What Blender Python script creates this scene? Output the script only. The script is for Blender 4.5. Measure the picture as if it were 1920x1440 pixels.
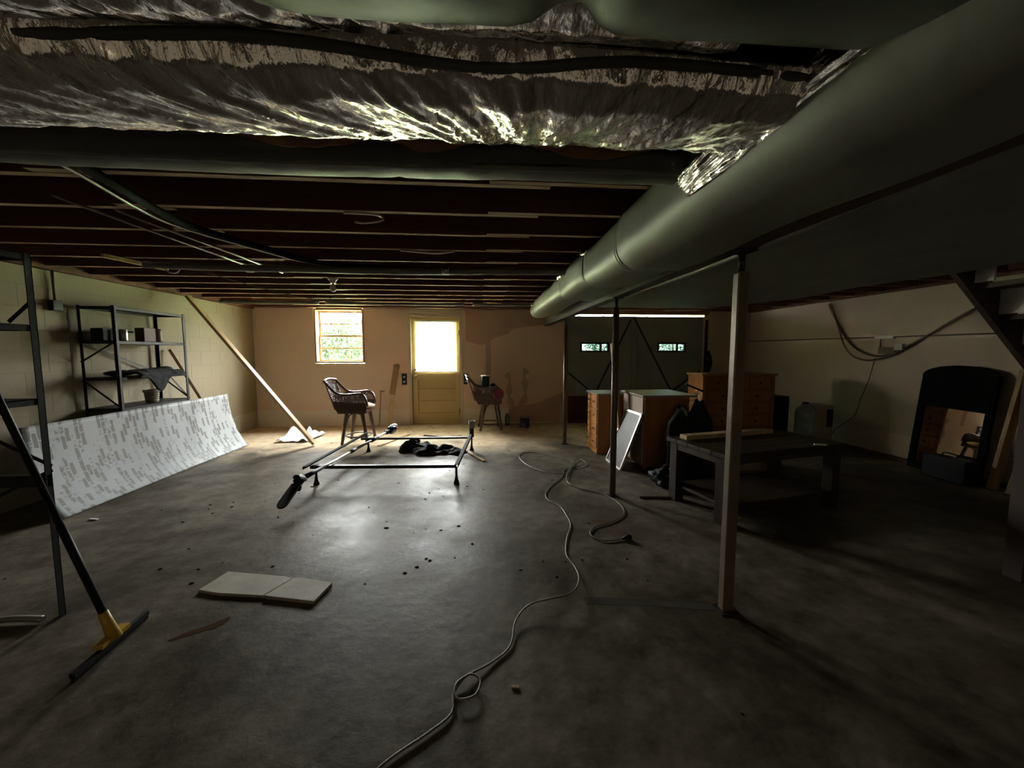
import bpy, math, random
from mathutils import Vector, Matrix, noise
random.seed(7)
for o in list(bpy.data.objects): bpy.data.objects.remove(o)
SC = bpy.context.scene
COL = SC.collection
PI = math.pi

# ------------------------------------------------------------------ camera
CAMZ = 1.38
cd = bpy.data.cameras.new('camera')
cd.sensor_fit = 'HORIZONTAL'; cd.sensor_width = 36.0; cd.lens = 36.0*720/1920
cd.clip_start = 0.02; cd.clip_end = 300
cam = bpy.data.objects.new('camera', cd); COL.objects.link(cam)
cam.location = (0, 0, CAMZ)
cam.rotation_euler = (math.radians(90-4.7), 0, math.radians(-4.7))
SC.camera = cam

# ------------------------------------------------------------------ sky, light, exposure
SKY = 76.0
w = bpy.data.worlds.new('world'); SC.world = w; w.use_nodes = True
nt = w.node_tree; nt.nodes.clear()
wo = nt.nodes.new('ShaderNodeOutputWorld'); bg = nt.nodes.new('ShaderNodeBackground')
tc = nt.nodes.new('ShaderNodeTexCoord'); sep = nt.nodes.new('ShaderNodeSeparateXYZ')
rp = nt.nodes.new('ShaderNodeValToRGB')
nt.links.new(tc.outputs['Generated'], sep.inputs[0]); nt.links.new(sep.outputs['Z'], rp.inputs[0])
rp.color_ramp.elements[0].position = 0.0; rp.color_ramp.elements[0].color = (0.22, 0.21, 0.19, 1)
rp.color_ramp.elements[1].position = 0.8; rp.color_ramp.elements[1].color = (1.0, 1.02, 1.02, 1)
nt.links.new(rp.outputs[0], bg.inputs['Color']); bg.inputs['Strength'].default_value = SKY
nt.links.new(bg.outputs[0], wo.inputs['Surface'])

def portal(name, x0, x1, z0, z1, y):
    l = bpy.data.lights.new(name, 'AREA'); l.shape = 'RECTANGLE'; l.size = x1-x0; l.size_y = z1-z0
    l.cycles.is_portal = True
    o = bpy.data.objects.new(name, l); COL.objects.link(o)
    o.location = ((x0+x1)/2, y, (z0+z1)/2); o.rotation_euler = (math.radians(-90), 0, 0)
portal('window_portal', -3.0, -2.18, 1.2, 2.16, 7.66)
portal('door_portal', -1.26, -0.44, 1.08, 2.0, 7.66)
portal('front_portal', -0.5, 0.7, 1.60, 1.85, -2.62); bpy.data.objects['front_portal'].rotation_euler = (math.radians(90), 0, 0)
portal('side_portal', 0.3, 0.7, 1.7, 1.95, 0); bpy.data.objects['side_portal'].location = (5.64, 0.5, 1.825); bpy.data.objects['side_portal'].rotation_euler = (0, math.radians(90), 0)
portal('garage_portal', 1.7, 4.42, 1.3, 2.12, 7.66)

SC.view_settings.view_transform = 'Standard'
SC.view_settings.look = 'None'
SC.view_settings.gamma = 1
SC.view_settings.use_curve_mapping = False
SC.view_settings.exposure = 1.4
SC.cycles.max_bounces = 10; SC.cycles.diffuse_bounces = 8; SC.cycles.transparent_max_bounces = 12

# ------------------------------------------------------------------ materials
def M(name, col, rough=0.6, metal=0.0, col2=None, scale=6.0, detail=4, lo=0.35, hi=0.65, bump=0.0, bscale=None,
      stretch=None, trans=0.0, spec=0.5, bdist=0.01, coord='Object'):
    m = bpy.data.materials.new(name); m.use_nodes = True
    n = m.node_tree; b = n.nodes['Principled BSDF']
    b.inputs['Roughness'].default_value = rough; b.inputs['Metallic'].default_value = metal
    b.inputs['Base Color'].default_value = (*col, 1)
    b.inputs['Specular IOR Level'].default_value = spec
    if trans: b.inputs['Transmission Weight'].default_value = trans
    t = n.nodes.new('ShaderNodeTexCoord'); mp = n.nodes.new('ShaderNodeMapping')
    n.links.new(t.outputs[coord], mp.inputs[0])
    if stretch: mp.inputs['Scale'].default_value = stretch
    if col2:
        nz = n.nodes.new('ShaderNodeTexNoise'); nz.inputs['Scale'].default_value = scale; nz.inputs['Detail'].default_value = detail
        n.links.new(mp.outputs[0], nz.inputs['Vector'])
        r = n.nodes.new('ShaderNodeValToRGB'); r.color_ramp.elements[0].position = lo; r.color_ramp.elements[1].position = hi
        r.color_ramp.elements[0].color = (*col, 1); r.color_ramp.elements[1].color = (*col2, 1)
        n.links.new(nz.outputs[0], r.inputs[0]); n.links.new(r.outputs[0], b.inputs['Base Color'])
    if bump:
        nb = n.nodes.new('ShaderNodeTexNoise'); nb.inputs['Scale'].default_value = bscale or scale*4; nb.inputs['Detail'].default_value = 5
        n.links.new(mp.outputs[0], nb.inputs['Vector'])
        bp = n.nodes.new('ShaderNodeBump'); bp.inputs['Strength'].default_value = bump; bp.inputs['Distance'].default_value = bdist
        n.links.new(nb.outputs[0], bp.inputs['Height']); n.links.new(bp.outputs[0], b.inputs['Normal'])
    return m

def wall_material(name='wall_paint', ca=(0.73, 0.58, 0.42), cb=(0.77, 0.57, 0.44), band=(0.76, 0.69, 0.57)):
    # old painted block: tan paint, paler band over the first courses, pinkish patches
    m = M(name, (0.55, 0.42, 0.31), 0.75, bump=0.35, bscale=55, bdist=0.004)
    n = m.node_tree; b = n.nodes['Principled BSDF']
    g = n.nodes.new('ShaderNodeNewGeometry')
    nz = n.nodes.new('ShaderNodeTexNoise'); nz.inputs['Scale'].default_value = 0.9; nz.inputs['Detail'].default_value = 5
    n.links.new(g.outputs['Position'], nz.inputs['Vector'])
    r = n.nodes.new('ShaderNodeValToRGB'); r.color_ramp.elements[0].position = 0.38; r.color_ramp.elements[1].position = 0.62
    r.color_ramp.elements[0].color = (*ca, 1); r.color_ramp.elements[1].color = (*cb, 1)
    n.links.new(nz.outputs[0], r.inputs[0])
    s = n.nodes.new('ShaderNodeSeparateXYZ'); n.links.new(g.outputs['Position'], s.inputs[0])
    nz2 = n.nodes.new('ShaderNodeTexNoise'); nz2.inputs['Scale'].default_value = 1.6; nz2.inputs['Detail'].default_value = 3
    n.links.new(g.outputs['Position'], nz2.inputs['Vector'])
    ad = n.nodes.new('ShaderNodeMath'); ad.operation = 'MULTIPLY_ADD'; ad.inputs[1].default_value = 0.10; 
    n.links.new(nz2.outputs[0], ad.inputs[0]); n.links.new(s.outputs['Z'], ad.inputs[2])
    lt = n.nodes.new('ShaderNodeMath'); lt.operation = 'LESS_THAN'; lt.inputs[1].default_value = 0.355
    n.links.new(ad.outputs[0], lt.inputs[0])
    mx = n.nodes.new('ShaderNodeMix'); mx.data_type = 'RGBA'
    n.links.new(lt.outputs[0], mx.inputs[0]); n.links.new(r.outputs[0], mx.inputs[6]); mx.inputs[7].default_value = (*band, 1)
    n.links.new(mx.outputs[2], b.inputs['Base Color'])
    return m

def floor_material():
    m = bpy.data.materials.new('concrete_floor'); m.use_nodes = True
    n = m.node_tree; b = n.nodes['Principled BSDF']
    g = n.nodes.new('ShaderNodeNewGeometry'); L = n.links.new
    def noi(scale, det=6, rough=0.6, dist=0.0):
        x = n.nodes.new('ShaderNodeTexNoise'); x.inputs['Scale'].default_value = scale; x.inputs['Detail'].default_value = det
        x.inputs['Roughness'].default_value = rough; x.inputs['Distortion'].default_value = dist
        L(g.outputs['Position'], x.inputs['Vector']); return x
    def ramp(src, p0, c0, p1, c1):
        r = n.nodes.new('ShaderNodeValToRGB'); e = r.color_ramp.elements
        e[0].position = p0; e[0].color = (*c0, 1); e[1].position = p1; e[1].color = (*c1, 1); L(src, r.inputs[0]); return r
    a = ramp(noi(0.9, 8, 0.65, 0.4).outputs[0], 0.38, (0.070, 0.057, 0.040), 0.62, (0.20, 0.172, 0.130))
    f = ramp(noi(7, 8, 0.7).outputs[0], 0.33, (0.55, 0.52, 0.50), 0.72, (1.35, 1.35, 1.35))
    mul = n.nodes.new('ShaderNodeMix'); mul.data_type = 'RGBA'; mul.blend_type = 'MULTIPLY'; mul.inputs[0].default_value = 1
    L(a.outputs[0], mul.inputs[6]); L(f.outputs[0], mul.inputs[7])
    # sandy dirt washed in along the far wall
    s = n.nodes.new('ShaderNodeSeparateXYZ'); L(g.outputs['Position'], s.inputs[0])
    nz = noi(1.3, 6, 0.6, 0.5)
    ma = n.nodes.new('ShaderNodeMath'); ma.operation = 'MULTIPLY_ADD'; ma.inputs[1].default_value = 2.6
    L(nz.outputs[0], ma.inputs[0]); L(s.outputs['Y'], ma.inputs[2])
    mr = n.nodes.new('ShaderNodeMapRange'); mr.inputs[1].default_value = 6.5; mr.inputs[2].default_value = 7.3
    L(ma.outputs[0], mr.inputs[0])
    mx = n.nodes.new('ShaderNodeMix'); mx.data_type = 'RGBA'; L(mr.outputs[0], mx.inputs[0])
    L(mul.outputs[2], mx.inputs[6])
    dirt = ramp(noi(5, 8, 0.7).outputs[0], 0.35, (0.44, 0.32, 0.20), 0.65, (0.68, 0.56, 0.40)); L(dirt.outputs[0], mx.inputs[7])
    # rusty damp stains
    st = ramp(noi(1.1, 3, 0.5, 1.0).outputs[0], 0.60, (0, 0, 0), 0.70, (0.55, 0.55, 0.55))
    mx2 = n.nodes.new('ShaderNodeMix'); mx2.data_type = 'RGBA'; L(st.outputs[0], mx2.inputs[0]); L(mx.outputs[2], mx2.inputs[6])
    mx2.inputs[7].default_value = (0.10, 0.062, 0.034, 1)
    L(mx2.outputs[2], b.inputs['Base Color'])
    rr = n.nodes.new('ShaderNodeMapRange'); rr.inputs[1].default_value = 0.3; rr.inputs[2].default_value = 0.7
    rr.inputs[3].default_value = 0.34; rr.inputs[4].default_value = 0.62; L(noi(1.7, 6, 0.6).outputs[0], rr.inputs[0])
    rm = n.nodes.new('ShaderNodeMix'); rm.data_type = 'FLOAT'; L(mr.outputs[0], rm.inputs[0]); L(rr.outputs[0], rm.inputs[2]); rm.inputs[3].default_value = 0.9
    L(rm.outputs[0], b.inputs['Roughness'])
    sp = n.nodes.new('ShaderNodeMapRange'); sp.inputs[3].default_value = 0.085; sp.inputs[4].default_value = 0.05; L(mr.outputs[0], sp.inputs[0]); L(sp.outputs[0], b.inputs['Specular IOR Level'])
    bp = n.nodes.new('ShaderNodeBump'); bp.inputs['Strength'].default_value = 0.45; bp.inputs['Distance'].default_value = 0.007
    bn = noi(14, 7, 0.62); L(bn.outputs[0], bp.inputs['Height']); L(bp.outputs[0], b.inputs['Normal'])
    return m

def panel_material():
    # printed brick pattern: white with smeary grey brick shapes, bricks running up the sheet
    m = bpy.data.materials.new('brick_print'); m.use_nodes = True
    n = m.node_tree; b = n.nodes['Principled BSDF']; L = n.links.new
    uv = n.nodes.new('ShaderNodeUVMap'); uv.uv_map = 'UVMap'
    mp = n.nodes.new('ShaderNodeMapping'); L(uv.outputs[0], mp.inputs[0])
    nz0 = n.nodes.new('ShaderNodeTexNoise'); nz0.inputs['Scale'].default_value = 30; nz0.inputs['Detail'].default_value = 3; L(mp.outputs[0], nz0.inputs['Vector'])
    va = n.nodes.new('ShaderNodeVectorMath'); va.operation = 'MULTIPLY_ADD'
    L(nz0.outputs['Color'], va.inputs[0]); va.inputs[1].default_value = (0.03, 0.014, 0); L(mp.outputs[0], va.inputs[2])
    br = n.nodes.new('ShaderNodeTexBrick'); L(va.outputs[0], br.inputs['Vector'])
    br.inputs['Scale'].default_value = 1; br.inputs['Brick Width'].default_value = 0.125; br.inputs['Row Height'].default_value = 0.042
    br.inputs['Mortar Size'].default_value = 0.006; br.inputs['Mortar Smooth'].default_value = 0.6
    br.inputs['Color1'].default_value = (0, 0, 0, 1); br.inputs['Color2'].default_value = (1, 1, 1, 1); br.inputs['Mortar'].default_value = (0, 0, 0, 1)
    nz = n.nodes.new('ShaderNodeTexNoise'); nz.inputs['Scale'].default_value = 34; nz.inputs['Detail'].default_value = 4; L(mp.outputs[0], nz.inputs['Vector'])
    mu = n.nodes.new('ShaderNodeMath'); mu.operation = 'MULTIPLY'; L(br.outputs['Color'], mu.inputs[0]); L(nz.outputs[0], mu.inputs[1])
    r = n.nodes.new('ShaderNodeValToRGB'); r.color_ramp.elements[0].position = 0.24; r.color_ramp.elements[1].position = 0.33
    r.color_ramp.elements[0].color = (0.34, 0.36, 0.37, 1); r.color_ramp.elements[1].color = (0.15, 0.145, 0.13, 1)
    L(mu.outputs[0], r.inputs[0]); L(r.outputs[0], b.inputs['Base Color'])
    b.inputs['Roughness'].default_value = 0.55; b.inputs['Specular IOR Level'].default_value = 0.3
    return m

def glass_material(name, tint, gloss=0.06):
    m = bpy.data.materials.new(name); m.use_nodes = True; n = m.node_tree; n.nodes.clear()
    o = n.nodes.new('ShaderNodeOutputMaterial'); t = n.nodes.new('ShaderNodeBsdfTransparent'); t.inputs[0].default_value = (*tint, 1)
    g = n.nodes.new('ShaderNodeBsdfGlossy'); g.inputs['Roughness'].default_value = 0.05
    x = n.nodes.new('ShaderNodeMixShader'); x.inputs[0].default_value = gloss
    n.links.new(t.outputs[0], x.inputs[1]); n.links.new(g.outputs[0], x.inputs[2]); n.links.new(x.outputs[0], o.inputs[0]); return m

def translucent_material(name, col, mix=0.5):
    m = bpy.data.materials.new(name); m.use_nodes = True; n = m.node_tree; n.nodes.clear()
    o = n.nodes.new('ShaderNodeOutputMaterial'); t = n.nodes.new('ShaderNodeBsdfTranslucent'); t.inputs[0].default_value = (*col, 1)
    g = n.nodes.new('ShaderNodeBsdfDiffuse'); g.inputs[0].default_value = (*col, 1)
    x = n.nodes.new('ShaderNodeMixShader'); x.inputs[0].default_value = mix
    n.links.new(g.outputs[0], x.inputs[1]); n.links.new(t.outputs[0], x.inputs[2]); n.links.new(x.outputs[0], o.inputs[0]); return m

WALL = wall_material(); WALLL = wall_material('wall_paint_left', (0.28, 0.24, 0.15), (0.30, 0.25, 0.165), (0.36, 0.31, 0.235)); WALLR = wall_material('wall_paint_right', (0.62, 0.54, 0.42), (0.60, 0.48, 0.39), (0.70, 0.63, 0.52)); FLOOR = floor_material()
JOIST = M('joist_wood', (0.17, 0.068, 0.040), 0.8, col2=(0.11, 0.042, 0.026), scale=3, stretch=(0.4, 4, 6), bump=0.3, bscale=25)
JOIST_LIT = M('joist_wood_lit', (0.50, 0.34, 0.25), 0.8, col2=(0.38, 0.24, 0.17), scale=3, stretch=(0.4, 4, 6))  # paler copy for undersides: light bounced off the floor, put into the colour
STAIRW = M('dark_stair_wood', (0.06, 0.035, 0.025), 0.7, col2=(0.04, 0.024, 0.018), scale=4)
SUB = M('subfloor_wood', (0.13, 0.05, 0.03), 0.85, col2=(0.08, 0.03, 0.02), scale=2)
LUMBER = M('new_lumber', (0.62, 0.45, 0.25), 0.6, col2=(0.50, 0.33, 0.16), scale=3, stretch=(6, 6, 0.6), bump=0.1)
OLDWOOD = M('old_board', (0.42, 0.27, 0.13), 0.65, col2=(0.30, 0.18, 0.09), scale=4, stretch=(6, 6, 0.6))
CASING = M('window_casing_wood', (0.50, 0.32, 0.17), 0.6, col2=(0.40, 0.24, 0.12), scale=4)
DOORP = M('cream_door_paint', (0.62, 0.47, 0.20), 0.5, col2=(0.55, 0.41, 0.17), scale=2)
FRAMEP = M('cream_frame_paint', (0.58, 0.50, 0.36), 0.55)
WHITE = M('white_paint', (0.82, 0.82, 0.78), 0.5, col2=(0.72, 0.72, 0.68), scale=8)
STEEL = M('steel', (0.55, 0.53, 0.50), 0.35, 0.9)
BRASS = M('brass_knob', (0.65, 0.60, 0.50), 0.25, 1.0)
DSTEEL = M('dark_steel', (0.025, 0.026, 0.028), 0.45, 0.1, spec=0.35)
BSTEEL = M('shelf_steel', (0.016, 0.017, 0.02), 0.5, 0.0, spec=0.25)
BLACK = M('black_plastic', (0.010, 0.010, 0.011), 0.5, spec=0.2)
DRAIN = M('drain_plastic', (0.008, 0.008, 0.008), 0.8, spec=0.15)
BLACKC = M('black_cloth', (0.012, 0.012, 0.014), 0.9, bump=0.5, bscale=20)
GARAGE = M('garage_door_paint', (0.33, 0.36, 0.31), 0.6, col2=(0.28, 0.31, 0.27), scale=2)
DUCTG = M('duct_wrap_grey', (0.23, 0.225, 0.19), 0.50, 0.12, col2=(0.18, 0.177, 0.15), scale=2.5, bump=0.35, bscale=7, bdist=0.012)
DUCTD = M('duct_wrap_dark', (0.13, 0.132, 0.118), 0.5, 0.2, col2=(0.10, 0.102, 0.09), scale=2.5, bump=0.4, bscale=5, bdist=0.02)
TRUNK = M('duct_wrap_trunk', (0.21, 0.21, 0.18), 0.55, 0.05, col2=(0.16, 0.16, 0.14), scale=2.5, bump=0.5, bscale=5, bdist=0.02)
FOIL = M('crinkled_foil', (0.95, 0.93, 0.88), 0.17, 1.0, col2=(0.85, 0.83, 0.78), scale=14, bump=0.6, bscale=26, bdist=0.02, stretch=(1.5, 0.6, 0.4))
KRAFT = M('kraft_paper', (0.28, 0.13, 0.06), 0.8)
POST = M('post_paint', (0.17, 0.12, 0.075), 0.4, 0.2, col2=(0.12, 0.085, 0.055), scale=6, bump=0.1)
ORANGE = M('orange_oak', (0.46, 0.19, 0.05), 0.4, col2=(0.34, 0.125, 0.032), scale=3, stretch=(5, 5, 0.5))
OAKTOP = M('pale_desk_top', (0.30, 0.26, 0.20), 0.4)
PINKP = M('pale_panel_paint', (0.40, 0.31, 0.24), 0.6)
DKWOOD = M('dark_table_wood', (0.040, 0.024, 0.015), 0.5, spec=0.25, col2=(0.024, 0.014, 0.009), scale=4, stretch=(0.7, 5, 5), bump=0.1)
WICKER = M('brown_wicker', (0.10, 0.045, 0.025), 0.3, col2=(0.07, 0.03, 0.018), scale=30, spec=0.8)
CUSH = M('cushion_cloth', (0.55, 0.45, 0.34), 0.9)
WATER = glass_material('jug_plastic', (0.45, 0.62, 0.68), 0.15)
GLASS = glass_material('window_glass', (0.97, 0.99, 0.99), 0.05)
GGLASS = glass_material('garage_glass', (0.19, 0.25, 0.235), 0.06)
FILL_GLASS = glass_material('fill_glass', (0.36, 0.34, 0.30), 0.1)  # tint dims the daylight of the added fill windows
MBLACK = M('black_lacquer', (0.005, 0.005, 0.005), 0.8, spec=0.06)
MIRROR = M('mirror_glass', (0.8, 0.8, 0.8), 0.02, 1.0)
BLIND = translucent_material('blind_slat', (0.85, 0.83, 0.76), 0.55)
PAPER = M('white_paper', (0.80, 0.84, 0.86), 0.8)
YELLOW = M('yellow_plastic', (0.50, 0.30, 0.04), 0.4)
TILE = M('ceiling_tile_board', (0.40, 0.36, 0.28), 0.7, col2=(0.32, 0.28, 0.21), scale=5, bump=0.3, bscale=12)
CORD = M('cord_rubber', (0.15, 0.132, 0.10), 0.4)
CONDUIT = M('galvanised_conduit', (0.38, 0.37, 0.34), 0.4, 0.8)
CABLE = M('wall_cable', (0.16, 0.12, 0.09), 0.6)
GREEN = M('green_bucket', (0.01, 0.045, 0.025), 0.35)
PINK = M('red_plastic', (0.20, 0.025, 0.045), 0.4)
BLUE = M('dark_blue_plastic', (0.02, 0.03, 0.10), 0.25)
REDBR = M('dark_red_plywood', (0.075, 0.022, 0.015), 0.6)
DEBRIS = M('dirt_crumb', (0.05, 0.035, 0.02), 0.9)
GRASS = M('grass', (0.20, 0.26, 0.10), 0.9, col2=(0.14, 0.19, 0.07), scale=1)
LEAF = M('leaf', (0.026, 0.037, 0.018), 0.7, spec=0.1)
BARK = M('bark', (0.12, 0.08, 0.05), 0.9)
PORC = M('white_porcelain', (0.7, 0.68, 0.62), 0.3)
POTC = M('glazed_pot', (0.30, 0.27, 0.22), 0.4)

# ------------------------------------------------------------------ mesh helpers
class MB:
    def __init__(s): s.v = []; s.f = []; s.sm = []
    def add(s, vs, fs, smooth=False):
        k = len(s.v); s.v += [tuple(v) for v in vs]; s.f += [tuple(i+k for i in f) for f in fs]; s.sm += [smooth]*len(fs); return s
    def box(s, a, b, mat=None):
        x0, y0, z0 = a; x1, y1, z1 = b
        vs = [Vector(p) for p in ((x0,y0,z0),(x1,y0,z0),(x1,y1,z0),(x0,y1,z0),(x0,y0,z1),(x1,y0,z1),(x1,y1,z1),(x0,y1,z1))]
        if mat is not None: vs = [mat @ v for v in vs]
        return s.add(vs, [(0,3,2,1),(4,5,6,7),(0,1,5,4),(1,2,6,5),(2,3,7,6),(3,0,4,7)])
    def bar(s, p, q, wdt, h, up=(0,0,1)):
        p = Vector(p); q = Vector(q); d = (q-p).normalized(); up = Vector(up)
        r = d.cross(up)
        if r.length < 1e-4: r = d.cross(Vector((0,1,0)))
        r.normalize(); u = r.cross(d).normalized()
        r = r*wdt/2; u = u*h/2
        vs = [p-r-u, p+r-u, p+r+u, p-r+u, q-r-u, q+r-u, q+r+u, q-r+u]
        return s.add(vs, [(3,2,1,0),(4,5,6,7),(0,1,5,4),(1,2,6,5),(2,3,7,6),(3,0,4,7)])
    def tube(s, pts, r, n=8, cap=True, smooth=True):
        pts = [Vector(p) for p in pts]; m = len(pts)
        rs = r if isinstance(r, (list, tuple)) else [r]*m
        vs = []; fs = []; prev = None
        for i, p in enumerate(pts):
            t = (pts[min(i+1, m-1)] - pts[max(i-1, 0)])
            t = t.normalized() if t.length > 1e-9 else Vector((0,0,1))
            if prev is None:
                a = t.orthogonal().normalized()
            else:
                a = prev - t*prev.dot(t); a = a.normalized() if a.length > 1e-6 else t.orthogonal().normalized()
            prev = a; c = t.cross(a)
            for j in range(n):
                an = 2*PI*j/n; vs.append(p + (a*math.cos(an) + c*math.sin(an))*rs[i])
        for i in range(m-1):
            for j in range(n):
                fs.append((i*n+j, i*n+(j+1) % n, (i+1)*n+(j+1) % n, (i+1)*n+j))
        s.add(vs, fs, smooth)
        if cap:
            k = len(s.v)-m*n
            s.f.append(tuple(k+j for j in reversed(range(n)))); s.sm.append(False)
            s.f.append(tuple(k+(m-1)*n+j for j in range(n))); s.sm.append(False)
        return s
    def lathe(s, prof, c=(0,0,0), n=20, smooth=True):
        vs = []; fs = []; c = Vector(c)
        for r, z in prof:
            for j in range(n):
                a = 2*PI*j/n; vs.append(c+Vector((r*math.cos(a), r*math.sin(a), z)))
        m = len(prof)
        for i in range(m-1):
            for j in range(n): fs.append((i*n+j, i*n+(j+1) % n, (i+1)*n+(j+1) % n, (i+1)*n+j))
        s.add(vs, fs, smooth)
        k = len(s.v)-m*n
        if prof[0][0] > 1e-5: s.f.append(tuple(k+j for j in reversed(range(n)))); s.sm.append(False)
        if prof[-1][0] > 1e-5: s.f.append(tuple(k+(m-1)*n+j for j in range(n))); s.sm.append(False)
        return s
    def grid(s, nu, nv, fn, smooth=True, close_u=False):
        vs = [fn(i/(nu if close_u else nu-1), j/(nv-1)) for j in range(nv) for i in range(nu)]
        fs = []
        for j in range(nv-1):
            for i in range(nu if close_u else nu-1):
                i2 = (i+1) % nu
                fs.append((j*nu+i, j*nu+i2, (j+1)*nu+i2, (j+1)*nu+i))
        return s.add(vs, fs, smooth)
    def blob(s, c, r, n=16, m=10, amp=0.15, fr=3.0, seed=0, flat=None):
        c = Vector(c); r = Vector(r)
        def fn(u, v):
            th = 2*PI*u; ph = PI*v
            d = Vector((math.sin(ph)*math.cos(th), math.sin(ph)*math.sin(th), math.cos(ph)))
            k = 1+amp*noise.noise(d*fr*0.6+Vector((seed, seed*2.1, 0)))*2
            p = Vector((d.x*r.x*k, d.y*r.y*k, d.z*r.z*k))+c
            if flat is not None: p.z = max(p.z, flat)
            return p
        return s.grid(n, m, fn, True, True)
    def build(s, name, mat, parent=None, bevel=0.0, subd=0, solid=0.0):
        me = bpy.data.meshes.new(name)
        off = parent_world(parent)
        inv = off.inverted() if off is not None else None
        me.from_pydata([tuple(inv @ Vector(v)) if inv else v for v in s.v], [], s.f)
        me.materials.append(mat)
        for p, sm in zip(me.polygons, s.sm): p.use_smooth = sm
        me.update()
        o = bpy.data.objects.new(name, me); COL.objects.link(o)
        if parent is not None: o.parent = parent
        if solid:
            md = o.modifiers.new('thickness', 'SOLIDIFY'); md.thickness = solid; md.offset = 0
        if bevel:
            md = o.modifiers.new('bevel', 'BEVEL'); md.width = bevel; md.segments = 2; md.limit_method = 'ANGLE'
        if subd:
            md = o.modifiers.new('subd', 'SUBSURF'); md.levels = subd; md.render_levels = subd
        return o
def parent_world(p):
    if p is None: return None
    mtx = Matrix.LocRotScale(p.location, p.rotation_euler, Vector((1, 1, 1)))
    q = p.parent
    while q is not None:
        mtx = Matrix.LocRotScale(q.location, q.rotation_euler, Vector((1, 1, 1))) @ mtx; q = q.parent
    return mtx
def tag(o, label=None, cat=None, group=None, kind=None):
    if label: o['label'] = label
    if cat: o['category'] = cat
    if group: o['group'] = group
    if kind: o['kind'] = kind
    return o
def thing(name, label, cat, loc=(0, 0, 0), rotz=0.0, group=None):
    o = bpy.data.objects.new(name, None); COL.objects.link(o); o.location = loc; o.rotation_euler = (0, 0, rotz)
    o.empty_display_size = 0.1
    return tag(o, label, cat, group)
def struct(o): o['kind'] = 'structure'; return o
def dup(o, parent=None):
    c = o.copy(); COL.objects.link(c); c.parent = parent
    for ch in list(o.children): dup(ch, c)
    return c
def frame_m(loc, rotz=0, rotx=0, roty=0):
    return Matrix.Translation(loc) @ Matrix.Rotation(rotz, 4, 'Z') @ Matrix.Rotation(roty, 4, 'Y') @ Matrix.Rotation(rotx, 4, 'X')
def spline(pts, k=6):
    P = [Vector(p) for p in pts]; out = []
    for i in range(len(P)-1):
        a = P[max(i-1, 0)]; b = P[i]; c = P[i+1]; d = P[min(i+2, len(P)-1)]
        for j in range(k):
            t = j/k; out.append(0.5*((2*b)+(c-a)*t+(2*a-5*b+4*c-d)*t*t+(3*b-a-3*c+d)*t**3))
    out.append(P[-1]); return out

# ------------------------------------------------------------------ room shell
XL, XR, YF, YB, ZJ = -4.10, 5.42, -2.4, 7.38, 2.19      # left wall, right wall, wall behind the camera, back wall, joist undersides
ZT = ZJ+0.235
fl = struct(MB().box((XL-0.2, YF-0.2, -0.15), (XR+0.2, YB+0.2, 0)).build('floor', FLOOR))
ceil = struct(MB().box((XL-0.2, YF-0.2, ZT), (XR+0.2, YB+0.2, ZT+0.03)).build('ceiling', SUB))

OPEN = [(-3.04, -2.15, 1.17, 2.30), (-1.34, -0.35, 0.0, 2.10), (1.68, 4.45, 0.0, 2.12)]
def wall_pieces(x0, x1, z0, z1, opens):
    xs = sorted({x0, x1, *[o[0] for o in opens], *[o[1] for o in opens]}); out = []
    for a, b in zip(xs[:-1], xs[1:]):
        zs = [(z0, z1)]
        for o in opens:
            if o[0] <= a and o[1] >= b:
                nz = []
                for (p, q) in zs:
                    if o[2] > p: nz.append((p, min(q, o[2])))
                    if o[3] < q: nz.append((max(p, o[3]), q))
                zs = nz
        out += [(a, b, p, q) for p, q in zs if q-p > 1e-4]
    return out
wb = MB()
for a, b, p, q in wall_pieces(XL-0.2, XR+0.2, 0, ZT, OPEN): wb.box((a, YB+0.004, p), (b, YB+0.2, q))
wall_back = struct(wb.build('wall_back', WALL))
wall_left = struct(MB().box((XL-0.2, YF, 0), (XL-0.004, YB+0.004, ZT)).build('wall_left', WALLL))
wr = MB()
for a, b, p, q in wall_pieces(YF, YB+0.004, 0, ZT, [(0.3, 0.7, 1.7, 1.95)]): wr.box((XR+0.004, a, p), (XR+0.2, b, q))
wall_right = struct(wr.build('wall_right', WALLR))
wf = MB()
for a, b, p, q in wall_pieces(XL-0.2, XR+0.2, 0, ZT, [(-0.5, 0.7, 1.60, 1.85)]): wf.box((a, YF-0.2, p), (b, YF, q))
wall_front = struct(wf.build('wall_front', WALL))
for wl in (wall_back, wall_left, wall_right, wall_front): wl.location = (0, 0, 0)

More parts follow.
